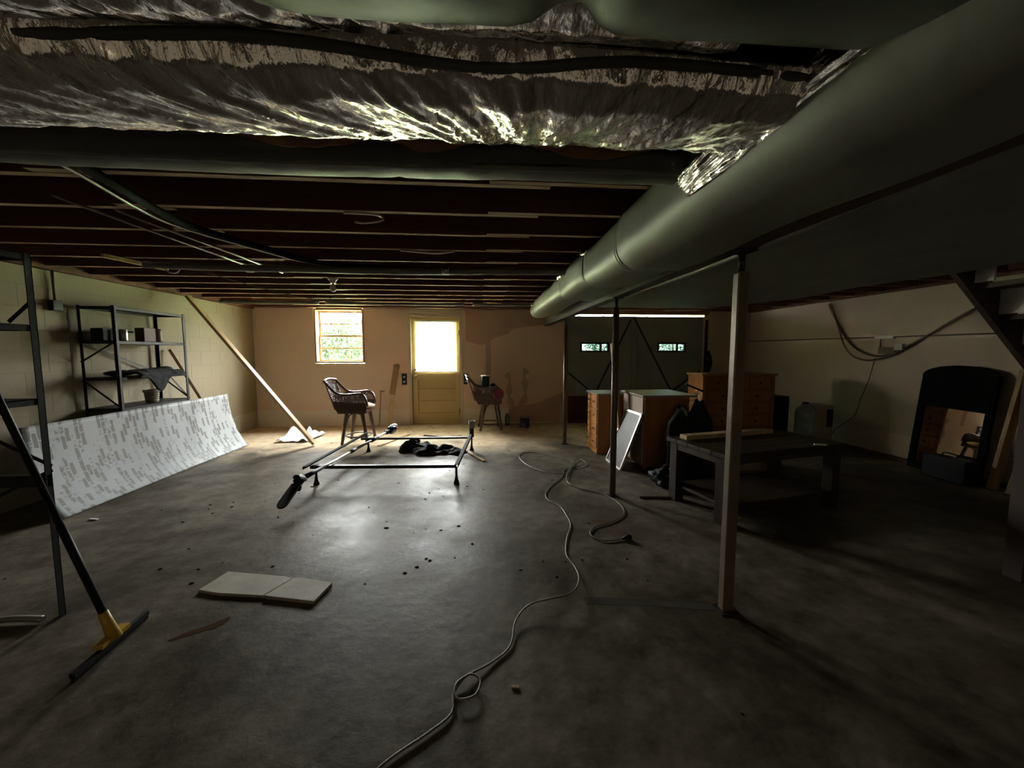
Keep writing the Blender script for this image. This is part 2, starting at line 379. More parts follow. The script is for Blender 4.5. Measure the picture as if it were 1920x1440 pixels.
bmesh_cache = {}
def block_mesh(wd, ht, mat):
    key = (round(wd, 3), round(ht, 3), mat.name)
    if key in bmesh_cache: return bmesh_cache[key]
    c = 0.0018; d = 0.0011
    vs = [(0,0,0),(wd,0,0),(wd,0,ht),(0,0,ht),(c,-d,c),(wd-c,-d,c),(wd-c,-d,ht-c),(c,-d,ht-c)]
    fs = [(4,5,6,7),(0,1,5,4),(1,2,6,5),(2,3,7,6),(3,0,4,7)]
    me = bpy.data.meshes.new('block'); me.from_pydata(vs, [], fs); me.materials.append(mat); me.update()
    bmesh_cache[key] = me; return me
RH = ZJ/11; BW = 0.402
def lay(parent, length, place, rot, opens=()):
    for r in range(11):
        x = -(BW/2 if r % 2 else 0)
        z0 = r*RH; z1 = z0+RH
        while x < length:
            a = max(x, 0); b = min(x+BW, length); x += BW
            segs = [(a, b)]
            for o in opens:
                if o[2] < z1-0.02 and o[3] > z0+0.02:
                    ns = []
                    for (p, q) in segs:
                        if o[1] <= p or o[0] >= q: ns.append((p, q)); continue
                        if o[0] > p: ns.append((p, o[0]))
                        if o[1] < q: ns.append((o[1], q))
                    segs = ns
            for (p, q) in segs:
                if q-p < 0.03: continue
                ob = bpy.data.objects.new('block', block_mesh(q-p-0.003, RH-0.003, parent.data.materials[0])); COL.objects.link(ob)
                ob.parent = parent; ob.location = place(p, z0); ob.rotation_euler = (0, 0, rot)
lay(wall_back, XR-XL, lambda p, z: (XL+p, YB+0.003, z), 0, [(o[0]-XL, o[1]-XL, o[2], o[3]) for o in OPEN])
lay(wall_left, YB-0.4, lambda p, z: (XL-0.004, 0.4+p, z), PI/2)
lay(wall_right, YB-1.4, lambda p, z: (XR+0.004, YB-p, z), -PI/2)

# joists and girder are pieces of the ceiling
for k in range(14):
    y = 1.95+0.4075*k
    for (a, b, dy) in ((XL, -1.72, 0.045), (-2.0, 0.35, 0.0), (0.05, 1.32, -0.042), (1.20, XR, 0.0)):
        jo = MB().box((a, y+dy-0.019, ZJ), (b, y+dy+0.019, ZT)).build('joist', JOIST, ceil)
        jo.data.materials.append(JOIST_LIT); jo.data.polygons[0].material_index = 1
for k in range(1, 5):
    y = 1.95-0.4075*k
    MB().box((XL, y-0.019, ZJ), (XR, y+0.019, ZT)).build('joist', JOIST, ceil)
MB().box((1.222, YF+0.01, 1.885), (1.318, YB-0.01, ZJ)).build('girder', STAIRW, ceil)
MB().box((XL, YB-0.03, ZJ), (XR, YB, ZT)).build('rim_joist', JOIST, ceil)
MB().box((XL-0.004, YF, ZJ-0.03), (XL+0.05, YB-0.03, ZT)).build('rim_joist', JOIST, ceil)
MB().box((XR-0.05, YF, ZJ-0.02), (XR+0.004, YB-0.03, ZT)).build('rim_joist', JOIST, ceil)

# ------------------------------------------------------------------ window
win = struct(thing('window_1', None, None, (-2.595, YB, 1.17)))
def casing(parent, x0, x1, z0, z1, y, wd, dp, mat, bottom=True):
    MB().box((x0-wd, y-dp, z0-(wd if bottom else 0)), (x0, y, z1+wd)).build('casing', mat, parent, bevel=0.003)
    MB().box((x1, y-dp, z0-(wd if bottom else 0)), (x1+wd, y, z1+wd)).build('casing', mat, parent, bevel=0.003)
    MB().box((x0, y-dp, z1), (x1, y, z1+wd)).build('casing', mat, parent, bevel=0.003)
    if bottom: MB().box((x0, y-dp, z0-wd), (x1, y, z0)).build('casing', mat, parent, bevel=0.003)
wx0, wx1, wz0, wz1 = -3.0, -2.18, 1.215, 2.15
casing(win, wx0, wx1, wz0, wz1, YB+0.01, 0.028, 0.03, CASING)
jb = MB()
for (a, b) in (((wx0-0.03, YB+0.01, wz0-0.03), (wx0, YB+0.2, wz1+0.03)), ((wx1, YB+0.01, wz0-0.03), (wx1+0.03, YB+0.2, wz1+0.03)),
               ((wx0, YB+0.01, wz0-0.03), (wx1, YB+0.2, wz0)), ((wx0, YB+0.01, wz1), (wx1, YB+0.2, wz1+0.15))): jb.box(a, b)
jb.build('jamb', CASING, win)
zm = 1.685
for (za, zb, yy) in ((wz0, zm+0.015, YB+0.10), (zm-0.015, wz1, YB+0.135)):
    fr = MB(); t = 0.032
    fr.box((wx0, yy, za), (wx0+t, yy+0.03, zb)); fr.box((wx1-t, yy, za), (wx1, yy+0.03, zb))
    fr.box((wx0+t, yy, za), (wx1-t, yy+0.03, za+t)); fr.box((wx0+t, yy, zb-t), (wx1-t, yy+0.03, zb))
    sash = fr.build('sash', CASING, win)
    mz = (za+zb)/2
    MB().box((wx0+t, yy+0.004, mz-0.010), (wx1-t, yy+0.026, mz+0.010)).build('muntin', CASING, sash)
    for (p, q) in ((za+t, mz-0.007), (mz+0.007, zb-t)):
        MB().box((wx0+t, yy+0.012, p), (wx1-t, yy+0.015, q)).build('pane', GLASS, sash)

# unseen windows added for fill light, behind the camera and on the right wall
for nm, fix in (('fill_window_front', 'f'), ('fill_window_side', 's')):
    if nm == 'fill_window_front':
        t = struct(thing(nm, None, None, (0.1, YF, 1.60))); fr = MB()
        for a, b, p, q in wall_pieces(-0.5, 0.7, 1.60, 1.85, [(-0.45, 0.08, 1.63, 1.82), (0.12, 0.65, 1.63, 1.82)]): fr.box((a, YF-0.12, p), (b, YF-0.08, q))
        fr.build('sash', FRAMEP, t)
        for a, b in ((-0.45, 0.08), (0.12, 0.65)): MB().box((a, YF-0.102, 1.63), (b, YF-0.098, 1.82)).build('pane', FILL_GLASS, t)
    else:
        t = struct(thing(nm, None, None, (XR, 0.5, 1.7))); fr = MB()
        for a, b, p, q in wall_pieces(0.3, 0.7, 1.7, 1.95, [(0.33, 0.67, 1.73, 1.92)]): fr.box((XR+0.08, a, p), (XR+0.12, b, q))
        fr.build('sash', FRAMEP, t); MB().box((XR+0.098, 0.33, 1.73), (XR+0.102, 0.67, 1.92)).build('pane', FILL_GLASS, t)

# ------------------------------------------------------------------ door to the outside
dr = struct(thing('door_1', None, None, (-0.85, YB, 0)))
dx0, dx1, dz1 = -1.285, -0.40, 2.03
casing(dr, dx0-0.01, dx1+0.01, 0, dz1+0.01, YB+0.005, 0.055, 0.022, FRAMEP, bottom=False)
MB().box((dx0-0.06, YB-0.012, dz1+0.065), (dx1+0.06, YB+0.1, ZJ)).build('head_board', FRAMEP, dr)
dj = MB()
dj.box((dx0-0.055, YB+0.006, 0), (dx0-0.004, YB+0.2, dz1+0.07)).box((dx1+0.004, YB+0.006, 0), (dx1+0.05, YB+0.2, dz1+0.07))
dj.box((dx0-0.004, YB+0.006, dz1+0.004), (dx1+0.004, YB+0.2, dz1+0.07)); dj.box((dx0-0.01, YB+0.079, 0), (dx0+0.012, YB+0.10, dz1+0.01)).box((dx1-0.012, YB+0.079, 0), (dx1+0.01, YB+0.10, dz1+0.01)).box((dx0, YB+0.079, dz1-0.012), (dx1, YB+0.10, dz1+0.01)); dj.build('jamb', FRAMEP, dr)
MB().box((dx0-0.004, YB+0.02, 0), (dx1+0.004, YB+0.2, 0.012)).build('threshold', OLDWOOD, dr)
y0, y1 = YB+0.035, YB+0.078
sl = MB(); gx0, gx1, gz0, gz1 = dx0+0.10, dx1-0.09, 1.05, 1.93
sl.box((dx0, y0, 0.014), (gx0, y1, dz1)).box((gx1, y0, 0.014), (dx1, y1, dz1)).box((gx0, y0, gz1), (gx1, y1, dz1)).box((gx0, y0, 0.85), (gx1, y1, gz0))
sl.box((gx0, y0, 0.62), (gx1, y1, 0.68)).box((gx0, y0, 0.42), (gx1, y1, 0.46)).box((gx0, y0, 0.014), (gx1, y1, 0.22))
slab = sl.build('door_slab', DOORP, dr, bevel=0.003)
for (p, q) in ((0.22, 0.42), (0.46, 0.62), (0.68, 0.85)):
    MB().box((gx0, y0+0.027, p), (gx1, y1-0.004, q)).build('panel', DOORP, slab)
mt = MB()
for i in range(1, 4): mt.box((gx0, y0+0.01, gz0+(gz1-gz0)*i/4-0.009), (gx1, y1-0.008, gz0+(gz1-gz0)*i/4+0.009))
mt.build('muntin', DOORP, slab)
for i in range(4):
    MB().box((gx0, y0+0.022, gz0+(gz1-gz0)*i/4+0.009), (gx1, y0+0.025, gz0+(gz1-gz0)*(i+1)/4-0.009)).build('pane', GLASS, slab)
kb = MB().lathe([(0.0, -0.045), (0.022, -0.042), (0.028, -0.028), (0.020, -0.012), (0.010, -0.008), (0.010, 0.0), (0.028, 0.0), (0.028, 0.006)], n=14)
def rotl(mb, mtx): mb.v = [tuple(mtx @ Vector(v)) for v in mb.v]; return mb
rotl(kb, Matrix.Translation((dx0+0.055, y0-0.006, 0.93)) @ Matrix.Rotation(-PI/2, 4, 'X')); kb.build('door_knob', BRASS, slab)
db = rotl(MB().lathe([(0.024, -0.014), (0.026, 0.0)], n=14), Matrix.Translation((dx0+0.055, y0, 1.05)) @ Matrix.Rotation(-PI/2, 4, 'X')); db.build('deadbolt', BRASS, slab)
for z in (0.25, 1.75): MB().box((dx1-0.012, y0-0.004, z-0.05), (dx1+0.012, y0+0.002, z+0.05)).build('hinge', DSTEEL, slab)
# mini blind covering the glass
bl = thing('window_blind', 'white mini blind lowered over the glass of the cream door', 'blind', (-0.84, y0-0.03, 1.03))
MB().box((gx0-0.045, y0-0.045, 1.955), (gx1+0.045, y0-0.008, 1.985)).build('head_rail', WHITE, bl)
MB().box((gx0-0.045, y0-0.035, 1.005), (gx1+0.045, y0-0.012, 1.018)).build('bottom_rail', WHITE, bl)
s_ = MB(); zz = 1.03
while zz < 1.95:
    y_ = y0-0.024; s_.add([(gx0-0.045, y_-0.009, zz-0.0035), (gx1+0.045, y_-0.009, zz-0.0035), (gx1+0.045, y_+0.009, zz+0.0035), (gx0-0.045, y_+0.009, zz+0.0035)], [(0, 1, 2, 3)]); zz += 0.0195
sb = s_.build('slat', BLIND, bl); sb['kind'] = 'stuff'
MB().tube([(gx0+0.05, y0-0.05, 1.96), (gx0+0.055, y0-0.05, 1.62)], 0.004, 6).build('tilt_wand', WHITE, bl)
for xx in (gx0+0.08, (gx0+gx1)/2, gx1-0.08): MB().tube([(xx, y0-0.037, 1.96), (xx, y0-0.037, 1.01)], 0.0012, 4).build('ladder_cord', WHITE, bl)

# ------------------------------------------------------------------ garage door
gd = struct(thing('door_2', None, None, (3.07, YB, 0)))
GX0, GX1, GZ1 = 1.68, 4.45, 2.085
sec = 4; sh = GZ1/sec
WINS = [(1.97, 2.50), (3.53, 4.07)]
for i in range(sec):
    z0, z1 = i*sh, (i+1)*sh
    pm = MB()
    if i == 2:
        zc0, zc1 = 1.405, 1.555
        for a, b, p, q in wall_pieces(GX0, GX1, z0, z1, [(wa, wb_, zc0, zc1) for wa, wb_ in WINS]): pm.box((a, YB+0.03, p), (b, YB+0.055, q))
    else: pm.box((GX0, YB+0.03, z0), (GX1, YB+0.055, z1))
    panel = pm.build('door_section', GARAGE, gd)
    zz = z0+0.045
    while zz < z1-0.03:
        if not (i == 2 and 1.39 < zz < 1.575):
            MB().box((GX0, YB+0.026, zz), (GX1, YB+0.031, zz+0.008)).build('rib', GARAGE, panel)
        zz += 0.058
for wa, wb_ in WINS:
    fr = MB(); 
    for a, b, p, q in wall_pieces(wa-0.02, wb_+0.02, 1.385, 1.575, [(wa+0.012, wb_-0.012, 1.417, 1.543)]): fr.box((a, YB+0.02, p), (b, YB+0.06, q))
    fo = fr.build('window_frame', BLACK, gd)
    MB().box((wa, YB+0.04, 1.405), (wb_, YB+0.044, 1.555)).build('pane', GGLASS, fo)
    MB().box((wa+0.36, YB+0.03, 1.417), (wa+0.41, YB+0.038, 1.543)).build('mullion', GARAGE, fo)
br_ = [((1.72, .98), (2.28, .52)), ((2.25, .55), (2.95, 2.02)), ((3.02, 2.05), (3.83, .58)), ((3.80, .58), (4.40, 1.0))]
for (a, b) in br_:
    MB().bar((a[0], YB+0.018, a[1]), (b[0], YB+0.018, b[1]), 0.012, 0.03, up=(0, 0, 1)).build('diagonal_brace', DSTEEL, gd)
for x in (2.98, 3.09): MB().box((x-0.006, YB+0.015, 0.1), (x+0.006, YB+0.03, 2.0)).build('stile', GARAGE, gd)
gt = MB(); gt.box((GX0-0.06, YB-0.04, 0), (GX0-0.02, YB-0.003, 2.02)).box((GX1+0.02, YB-0.04, 0), (GX1+0.06, YB-0.003, 2.02)); gt.build('track', DSTEEL, gd)
MB().box((GX0-0.1, YB+0.001, 2.12), (GX1+0.1, YB+0.06, ZJ)).build('lintel', OLDWOOD, gd)
MB().box((GX0-0.014, YB-0.06, 0.95), (GX0+0.004, YB-0.03, 1.45)).build('pull_spring', BLACK, gd)
tag(MB().box((1.71, YB-0.03, 0.0), (2.6, YB-0.012, 0.53)).build('plywood_sheet', REDBR), 'dark red plywood sheet standing against the foot of the garage door', 'board')

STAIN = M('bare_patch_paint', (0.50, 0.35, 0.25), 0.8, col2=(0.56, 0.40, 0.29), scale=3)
GREENP = M('older_paint', (0.58, 0.47, 0.31), 0.8, col2=(0.63, 0.51, 0.35), scale=2)
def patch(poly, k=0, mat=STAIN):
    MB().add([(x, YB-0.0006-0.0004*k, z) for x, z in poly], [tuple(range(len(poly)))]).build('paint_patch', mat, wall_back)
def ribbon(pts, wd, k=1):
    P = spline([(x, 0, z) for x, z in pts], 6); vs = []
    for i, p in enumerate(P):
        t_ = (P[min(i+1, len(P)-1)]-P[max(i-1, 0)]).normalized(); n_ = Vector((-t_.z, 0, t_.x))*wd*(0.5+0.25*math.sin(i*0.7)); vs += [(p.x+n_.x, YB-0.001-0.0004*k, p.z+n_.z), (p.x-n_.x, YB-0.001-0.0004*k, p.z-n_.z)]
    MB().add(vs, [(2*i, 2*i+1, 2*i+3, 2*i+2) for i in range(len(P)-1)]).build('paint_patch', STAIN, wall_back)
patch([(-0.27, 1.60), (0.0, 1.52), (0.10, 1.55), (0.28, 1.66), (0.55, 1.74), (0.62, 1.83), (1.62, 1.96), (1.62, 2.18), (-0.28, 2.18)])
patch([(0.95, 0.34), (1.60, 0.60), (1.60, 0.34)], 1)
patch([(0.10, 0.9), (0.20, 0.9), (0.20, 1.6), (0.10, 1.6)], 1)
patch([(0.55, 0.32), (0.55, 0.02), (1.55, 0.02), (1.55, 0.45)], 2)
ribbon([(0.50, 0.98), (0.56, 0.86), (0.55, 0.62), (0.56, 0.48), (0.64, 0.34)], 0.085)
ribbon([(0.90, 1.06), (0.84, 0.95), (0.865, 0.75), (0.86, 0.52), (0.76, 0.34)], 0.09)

# outlet boxes by the door
for x, l_ in ((-1.43, 'small dark metal outlet box on the wall left of the cream door'), (-0.275, 'small dark metal outlet box on the wall right of the cream door')):
    t = thing('outlet_box', l_, 'outlet', (x, YB, 0.875))
    MB().box((x-0.045, YB-0.035, 0.775), (x+0.045, YB+0.001, 0.975)).build('box', DSTEEL, t, bevel=0.004)
    for z in (0.83, 0.92): MB().box((x-0.018, YB-0.04, z-0.016), (x+0.018, YB-0.034, z+0.016)).build('socket', STEEL, t)

# ------------------------------------------------------------------ posts
def post(x, y, top, label, square):
    t = thing('support_post', label, 'post', (x, y, 0), 0, 'support posts under the girder')
    t.pop('group') if False else None
    if square: MB().box((x-0.029, y-0.024, 0.004), (x+0.029, y+0.024, top-0.10)).build('shaft', POST, t, bevel=0.006)
    else: MB().tube([(x, y, 0.004), (x, y, top-0.08)], 0.030, 16).build('shaft', POST, t)
    MB().tube([(x, y, top-0.09), (x, y, top)], 0.016, 10).build('screw', DSTEEL, t)
    MB().box((x-0.05, y-0.05, top), (x+0.05, y+0.05, top+0.008)).build('top_plate', DSTEEL, t)
    MB().box((x-0.05, y-0.045, 0), (x+0.05, y+0.045, 0.006)).build('base_plate', DSTEEL, t)
post(1.305, 1.86, 1.876, 'brown square support post nearest the camera, in front of the dark table', True)
post(1.262, 3.52, 1.876, 'support post standing beside the coiled end of the extension cord', False)
post(1.262, 5.64, 1.876, 'farthest thin support post, left of the garage door', False)

# ------------------------------------------------------------------ ducts
def rr_section(cx, cz, w_, h_, r, n=10, seed=0, y=0.0, amp=0.0):
    pts = []
    for (sx, sz, a0) in ((1, 1, 0), (-1, 1, 90), (-1, -1, 180), (1, -1, 270)):
        for k in range(n):
            a = math.radians(a0+90*k/(n-1)); px = cx+sx*(w_/2-r)+r*math.cos(a); pz = cz+sz*(h_/2-r)+r*math.sin(a)
            d = amp*noise.noise(Vector((px*2.4+seed, y*1.7, pz*2.4)))
            v = Vector((px-cx, 0, pz-cz)); 
            if v.length > 1e-6: v.normalize()
            pts.append(Vector((px, y, pz))+v*d)
    return pts
def duct_y(secs, seed, amp, name, mat, parent, n=10):
    mb = MB(); vs = []; fs = []; m = 4*n
    for (y, cx, cz, w_, h_, r) in secs: vs += rr_section(cx, cz, w_, h_, min(r, w_/2-0.001, h_/2-0.001), n, seed, y, amp)
    for i in range(len(secs)-1):
        for j in range(m): fs.append((i*m+j, i*m+(j+1) % m, (i+1)*m+(j+1) % m, (i+1)*m+j))
    mb.add(vs, fs, True); k = len(secs)
    mb.f.append(tuple(range(m))); mb.sm.append(False); mb.f.append(tuple((k-1)*m+j for j in reversed(range(m)))); mb.sm.append(False)
    return mb.build(name, mat, parent)
def lerp_secs(keys, step=0.06):
    out = []
    for a, b in zip(keys[:-1], keys[1:]):
        n = max(1, int(abs(b[0]-a[0])/step))
        for i in range(n): out.append(tuple(p+(q-p)*i/n for p, q in zip(a, b)))
    out.append(keys[-1]); return out
d1 = thing('round_duct', 'long pale grey wrapped air duct beside the row of posts, running to the back', 'duct', (0.97, 3.2, 1.84))
def seam(y, w0, w1):   # pinched tape seam: narrow collar between two lengths
    return [(y-0.03, *w0), (y-0.012, w0[0], w0[1], w0[2]*0.93, w0[3]*0.93, w0[4]), (y, w1[0], w1[1], w1[2]*1.03, w1[3]*1.03, w1[4]), (y+0.05, *w1)]
A = (0.975, 2.005, 0.47, 0.34, 0.135); B = (0.972, 2.01, 0.43, 0.31, 0.11); Cc = (0.968, 2.02, 0.41, 0.28, 0.10); D = (0.955, 2.04, 0.36, 0.25, 0.095); E_ = (0.95, 2.05, 0.27, 0.22, 0.105)
def clampy(secs):
    out = [secs[0]]
    for s in secs[1:]:
        if s[0] > out[-1][0]+1e-4: out.append(s)
    return out
keys = [(0.45, *A), (2.02, *A)] + seam(2.12, A, B) + [(2.78, *B)] + seam(2.86, B, Cc) + [(3.7, *Cc)] + seam(3.78, Cc, D) + [(5.6, *D), (5.75, 0.952, 2.045, .31, .24, .115), (6.25, *E_), (6.35, 0.95, 2.05, 0.22, 0.18, 0.085)]
duct_y(lerp_secs(clampy(keys)), 3, 0.022, 'wrap', DUCTG, d1)
for (y, k_) in ((2.12, B), (2.86, Cc), (3.78, D)):
    secs = [(y-0.004, k_[0], k_[1], k_[2]*1.04, k_[3]*1.04, k_[4]), (y+0.022, k_[0], k_[1], k_[2]*1.04, k_[3]*1.04, k_[4])]
    duct_y(secs, 3, 0.022, 'tape_band', DUCTG, d1)
for (y, x, z) in ((2.86, 0.80, 2.11), (3.78, 0.80, 2.12), (6.1, 0.85, 2.12)):
    MB().blob((x, y, z), (0.05, 0.08, 0.03), 14, 9, 0.35, 5, y).build('foil_patch', FOIL, d1)
d2 = thing('trunk_duct', 'broad dark grey wrapped trunk duct hanging right of the posts', 'duct', (2.2, 2.6, 1.86))
T0 = (2.22, 2.03, 1.78, 0.29, 0.12)
duct_y(lerp_secs([(0.4, *T0), (3.6, 2.22, 2.03, 1.78, 0.28, 0.12), (4.7, 2.15, 2.05, 1.6, 0.22, 0.1), (5.15, 2.05, 2.10, 1.35, 0.12, 0.055)]), 9, 0.05, 'wrap', TRUNK, d2, 14)
MB().tube(spline([(1.36, 0.9, 1.93), (1.36, 1.6, 1.90), (1.37, 2.4, 1.895), (1.37, 3.2, 1.91), (1.4, 4.2, 1.95), (1.46, 5.0, 2.03)]), 0.022, 8).build('seam_roll', DUCTG, d2)
d0 = thing('plenum_duct', 'dark grey wrapped cross duct overhead at the top of the view', 'duct', (1.2, 0.45, 1.9))
def x_duct(x0, x1, prof, step, fn, name, mat, parent, close=True):
    n = int((x1-x0)/step)+1
    return MB().grid(len(prof), n, lambda u, v: fn(prof[int(round(u*(len(prof) if close else len(prof)-1))) % len(prof)], x0+(x1-x0)*v), True, close).build(name, mat, parent)
def ell(cy, cz, ry, rz, n=28, p=2.6):
    out = []
    for k in range(n):
        a = 2*PI*k/n; c = math.cos(a); s = math.sin(a)
        out.append((cy+ry*math.copysign(abs(c)**(2/p), c), cz+rz*math.copysign(abs(s)**(2/p), s)))
    return out
def f0(p, x):
    t = min(1, max(0, (x+0.75)/0.5)); g = 0.25+0.75*math.sin(t*PI/2)
    pinch = 1-0.16*math.exp(-((x-0.16)/0.05)**2)
    y = 0.42+(p[0]-0.42)*g*pinch; z = 2.05+(p[1]-2.05)*g*pinch
    d = 0.035*noise.noise(Vector((x*2.2, y*3, z*3)))+0.012*noise.noise(Vector((x*9, y*5, z*5)))*math.exp(-((x-0.16)/0.25)**2)*2
    return Vector((x, y+d, z+d))
x_duct(-0.75, 4.2, ell(0.42, 2.05, 0.36, 0.15), 0.04, f0, 'wrap', DUCTD, d0)
# foil blanket under the first cross duct
fb = thing('foil_insulation', 'wrinkled shiny foil insulation blanket hanging overhead across the room', 'insulation', (-0.8, 1.05, 1.95))
def foil_fn(x0, x1, prof, seed, amp=0.02, slant=0.9):
    cum = [0]
    for a, b in zip(prof[:-1], prof[1:]): cum.append(cum[-1]+math.dist(a, b))
    def fn(u, v):
        x = x0+(x1-x0)*u; t = v*cum[-1]; i = 0
        while i < len(cum)-2 and cum[i+1] < t: i += 1
        k = (t-cum[i])/(cum[i+1]-cum[i]); y = prof[i][0]+(prof[i+1][0]-prof[i][0])*k; z = prof[i][1]+(prof[i+1][1]-prof[i][1])*k
        env = math.sin(min(1, max(0, v))*PI)**0.5
        q = x - slant*(y-1.0)*(1 if x < -0.1 else max(-0.7, 1-(x+0.1)*3.4))
        n1 = noise.noise(Vector((q*11+seed, y*1.6, seed)))
        n2 = noise.noise(Vector((q*30+seed, y*3.5, 3+seed)))
        n3 = noise.noise(Vector((q*60, y*30, seed)))
        ridge = (1-min(1.0, abs(n1)*2.6))**1.5
        h = -amp*(0.9*ridge+0.42*abs(n2)*1.5)+0.0045*n3*(0.6+v)
        s = 0.02*math.sin(x*2.3+seed)
        return Vector((x, y+0.3*h, z+h*env-0.01+s*0.6+0.028*noise.noise(Vector((x*1.3, seed, y)))*env))
    return fn
prof = [(0.84, 2.02), (0.87, 1.965), (0.925, 1.942), (1.01, 1.950), (1.11, 1.972), (1.19, 2.005), (1.235, 2.045)]
MB().grid(520, 60, foil_fn(-3.6, 0.80, prof, 1.7, 0.017)).build('foil_sheet', FOIL, fb, solid=0.002)
prof2 = [(0.60, 2.02), (0.68, 1.985), (0.76, 1.98), (0.82, 2.01), (0.85, 2.04)]
MB().grid(360, 24, foil_fn(-3.6, 0.5, prof2, 6.3, 0.012)).build('foil_strip', FOIL, fb, solid=0.002)
MB().tube(spline([(-3.6, 0.855, 2.01), (-2, 0.85, 2.0), (-1.0, 0.86, 1.985), (-0.45, 0.84, 1.995), (0.0, 0.86, 1.975), (0.35, 0.845, 1.995), (0.85, 0.86, 1.99)], 10), 0.011, 8).build('seam_lip', DUCTD, fb)
for (xa, xb) in ((-0.75, -0.3), (-0.28, -0.02), (0.16, 0.55), (-1.9, -1.3)):
    MB().grid(24, 3, lambda u, v, xa=xa, xb=xb: Vector((xa+(xb-xa)*u, 1.245+0.01*v, 2.03-0.035*v*math.sin(PI*u)-0.006*noise.noise(Vector((u*9, xa, 0)))))).build('kraft_edge', KRAFT, fb, solid=0.003)
# foil flap over the shoulder of the round duct
def flap(u, v):
    y = 1.36-0.66*u; a = math.radians(203-(28+44*u)*v)
    r = 0.012-0.010*(1-min(1, abs(noise.noise(Vector((u*2.0+v*9, v*5, 1))))*2.4))+0.004*noise.noise(Vector((u*14, v*16, 2)))
    return Vector((0.975+(0.245+r)*math.cos(a), y+0.05*v, 2.005+(0.18+r)*math.sin(a)))
ff = thing('foil_flap', 'loose crumpled foil flap lapped over the shoulder of the grey duct', 'insulation', (0.75, 1.1, 1.95))
MB().grid(90, 44, flap).build('sheet', FOIL, ff, solid=0.002)

# slimmer wrapped branch duct just beyond the foil
bd = thing('branch_duct', 'slim grey wrapped branch duct running across just beyond the foil', 'duct', (-0.8, 1.42, 2.04))
def fbd(p, x):
    d = 0.008*noise.noise(Vector((x*2.5, p[0]*6, p[1]*6)))+0.004*noise.noise(Vector((x*14, p[0]*9, 4)))
    sg = 0.012*math.sin(x*1.9)
    g = 1.0 if not (-0.31 < x < -0.285) else 0.95
    return Vector((x, 1.44+(p[0]-1.44)*g+d, 2.09+(p[1]-2.09)*g+d+sg*0.5))
x_duct(-3.4, 0.86, ell(1.44, 2.09, 0.095, 0.075, 24, 2.8), 0.025, fbd, 'wrap', DUCTD, bd)
MB().grid(170, 5, lambda u, v: Vector((-2.6+3.4*u, 1.385+0.03*v, 2.026-0.012*math.sin(v*PI)+0.006*math.sin((-2.6+3.4*u)*1.9)+0.003*noise.noise(Vector((u*40, v, 0)))))).build('seam_strip', DUCTG, bd, solid=0.002)

# ------------------------------------------------------------------ pipes and cables overhead
tag(MB().tube(spline([(-1.62, 1.35, 2.15), (-1.74, 1.9, 2.155), (-1.86, 2.5, 2.155), (-1.72, 3.0, 2.155), (-1.50, 3.5, 2.155), (-1.2, 3.72, 2.155)], 8), 0.009, 8).build('conduit', CONDUIT), 'pale thin conduit curving under the joists beside the black drain pipe', 'pipe')
tag(MB().tube(spline([(-1.52, 1.35, 2.14), (-1.64, 1.9, 2.14), (-1.74, 2.5, 2.14), (-1.58, 3.0, 2.14), (-1.30, 3.5, 2.14), (-0.3, 3.68, 2.14), (0.6, 3.7, 2.14)], 8), 0.022, 12).build('drain_pipe', DRAIN), 'black plastic drain pipe sweeping under the joists', 'pipe')
tag(MB().tube([(-2.16, 2.2, 2.175), (-2.14, 3.1, 2.175), (-2.13, 4.0, 2.175)], 0.009, 8).build('copper_pipe', CONDUIT), 'left of two thin parallel pipes under the joists', 'pipe')
tag(MB().tube([(-2.03, 2.4, 2.175), (-2.00, 3.1, 2.175), (-1.97, 4.1, 2.175)], 0.009, 8).build('copper_pipe', CONDUIT), 'right of two thin parallel pipes under the joists', 'pipe')
t = thing('insulated_pipe', 'silver foil wrapped pipe crossing below the joists mid room', 'pipe', (-0.8, 3.6, 2.1))
MB().tube(spline([(-2.9, 3.66, 2.14), (-2.2, 3.6, 2.115), (-1.5, 3.58, 2.108), (-0.7, 3.56, 2.10), (0.1, 3.5, 2.10), (0.8, 3.46, 2.10)], 14), [0.030+0.004*noise.noise(Vector((i*0.6, 0, 0))) for i in range(71)], 12).build('foil_wrap', DUCTG, t)
for xx in (-0.8, -2.0): MB().lathe([(0.034, -0.03), (0.036, 0), (0.034, 0.03)], n=14).build('band', STEEL, t).rotation_euler = (0, PI/2, 0)
for c in t.children:
    if c.name.startswith('band'):
        c.location = ((-0.3+0.8, -0.09, 0.0)) if c.name == 'band' else (-1.2, 0.0, 0.012)
        c.data.transform(Matrix.Translation((0.8, -3.6, -2.1)).inverted())
for (a, b, l_) in ((-4.0, -2.55, 'left silver foil sleeve between the last joists, above the window'), (-2.42, -0.3, 'silver foil sleeve between the last joists, between window and door'), (-0.12, 0.85, 'right silver foil sleeve between the last joists, beyond the door')):
    tag(MB().tube(spline([(a, 6.35, 2.16), ((a+b)/2, 6.35, 2.15), (b-0.05, 6.35, 2.155), (b, 6.35, 2.16)], 8), 0.026, 10).build('foil_sleeve', DUCTG), l_, 'pipe')

# pull-chain lamp holder with bulb
t = thing('bulb_lamp', 'bare bulb in a porcelain holder under the joists', 'lamp', (-1.60, 4.42, 2.19))
MB().lathe([(0.05, 0), (0.055, -0.012), (0.03, -0.03), (0.026, -0.06)], (-1.60, 4.42, 2.19), 18).build('holder', PORC, t)
MB().lathe([(0.013, -0.058), (0.016, -0.075), (0.030, -0.10), (0.033, -0.12), (0.024, -0.142), (0.0, -0.152)], (-1.60, 4.42, 2.19), 18).build('bulb', PORC, t)
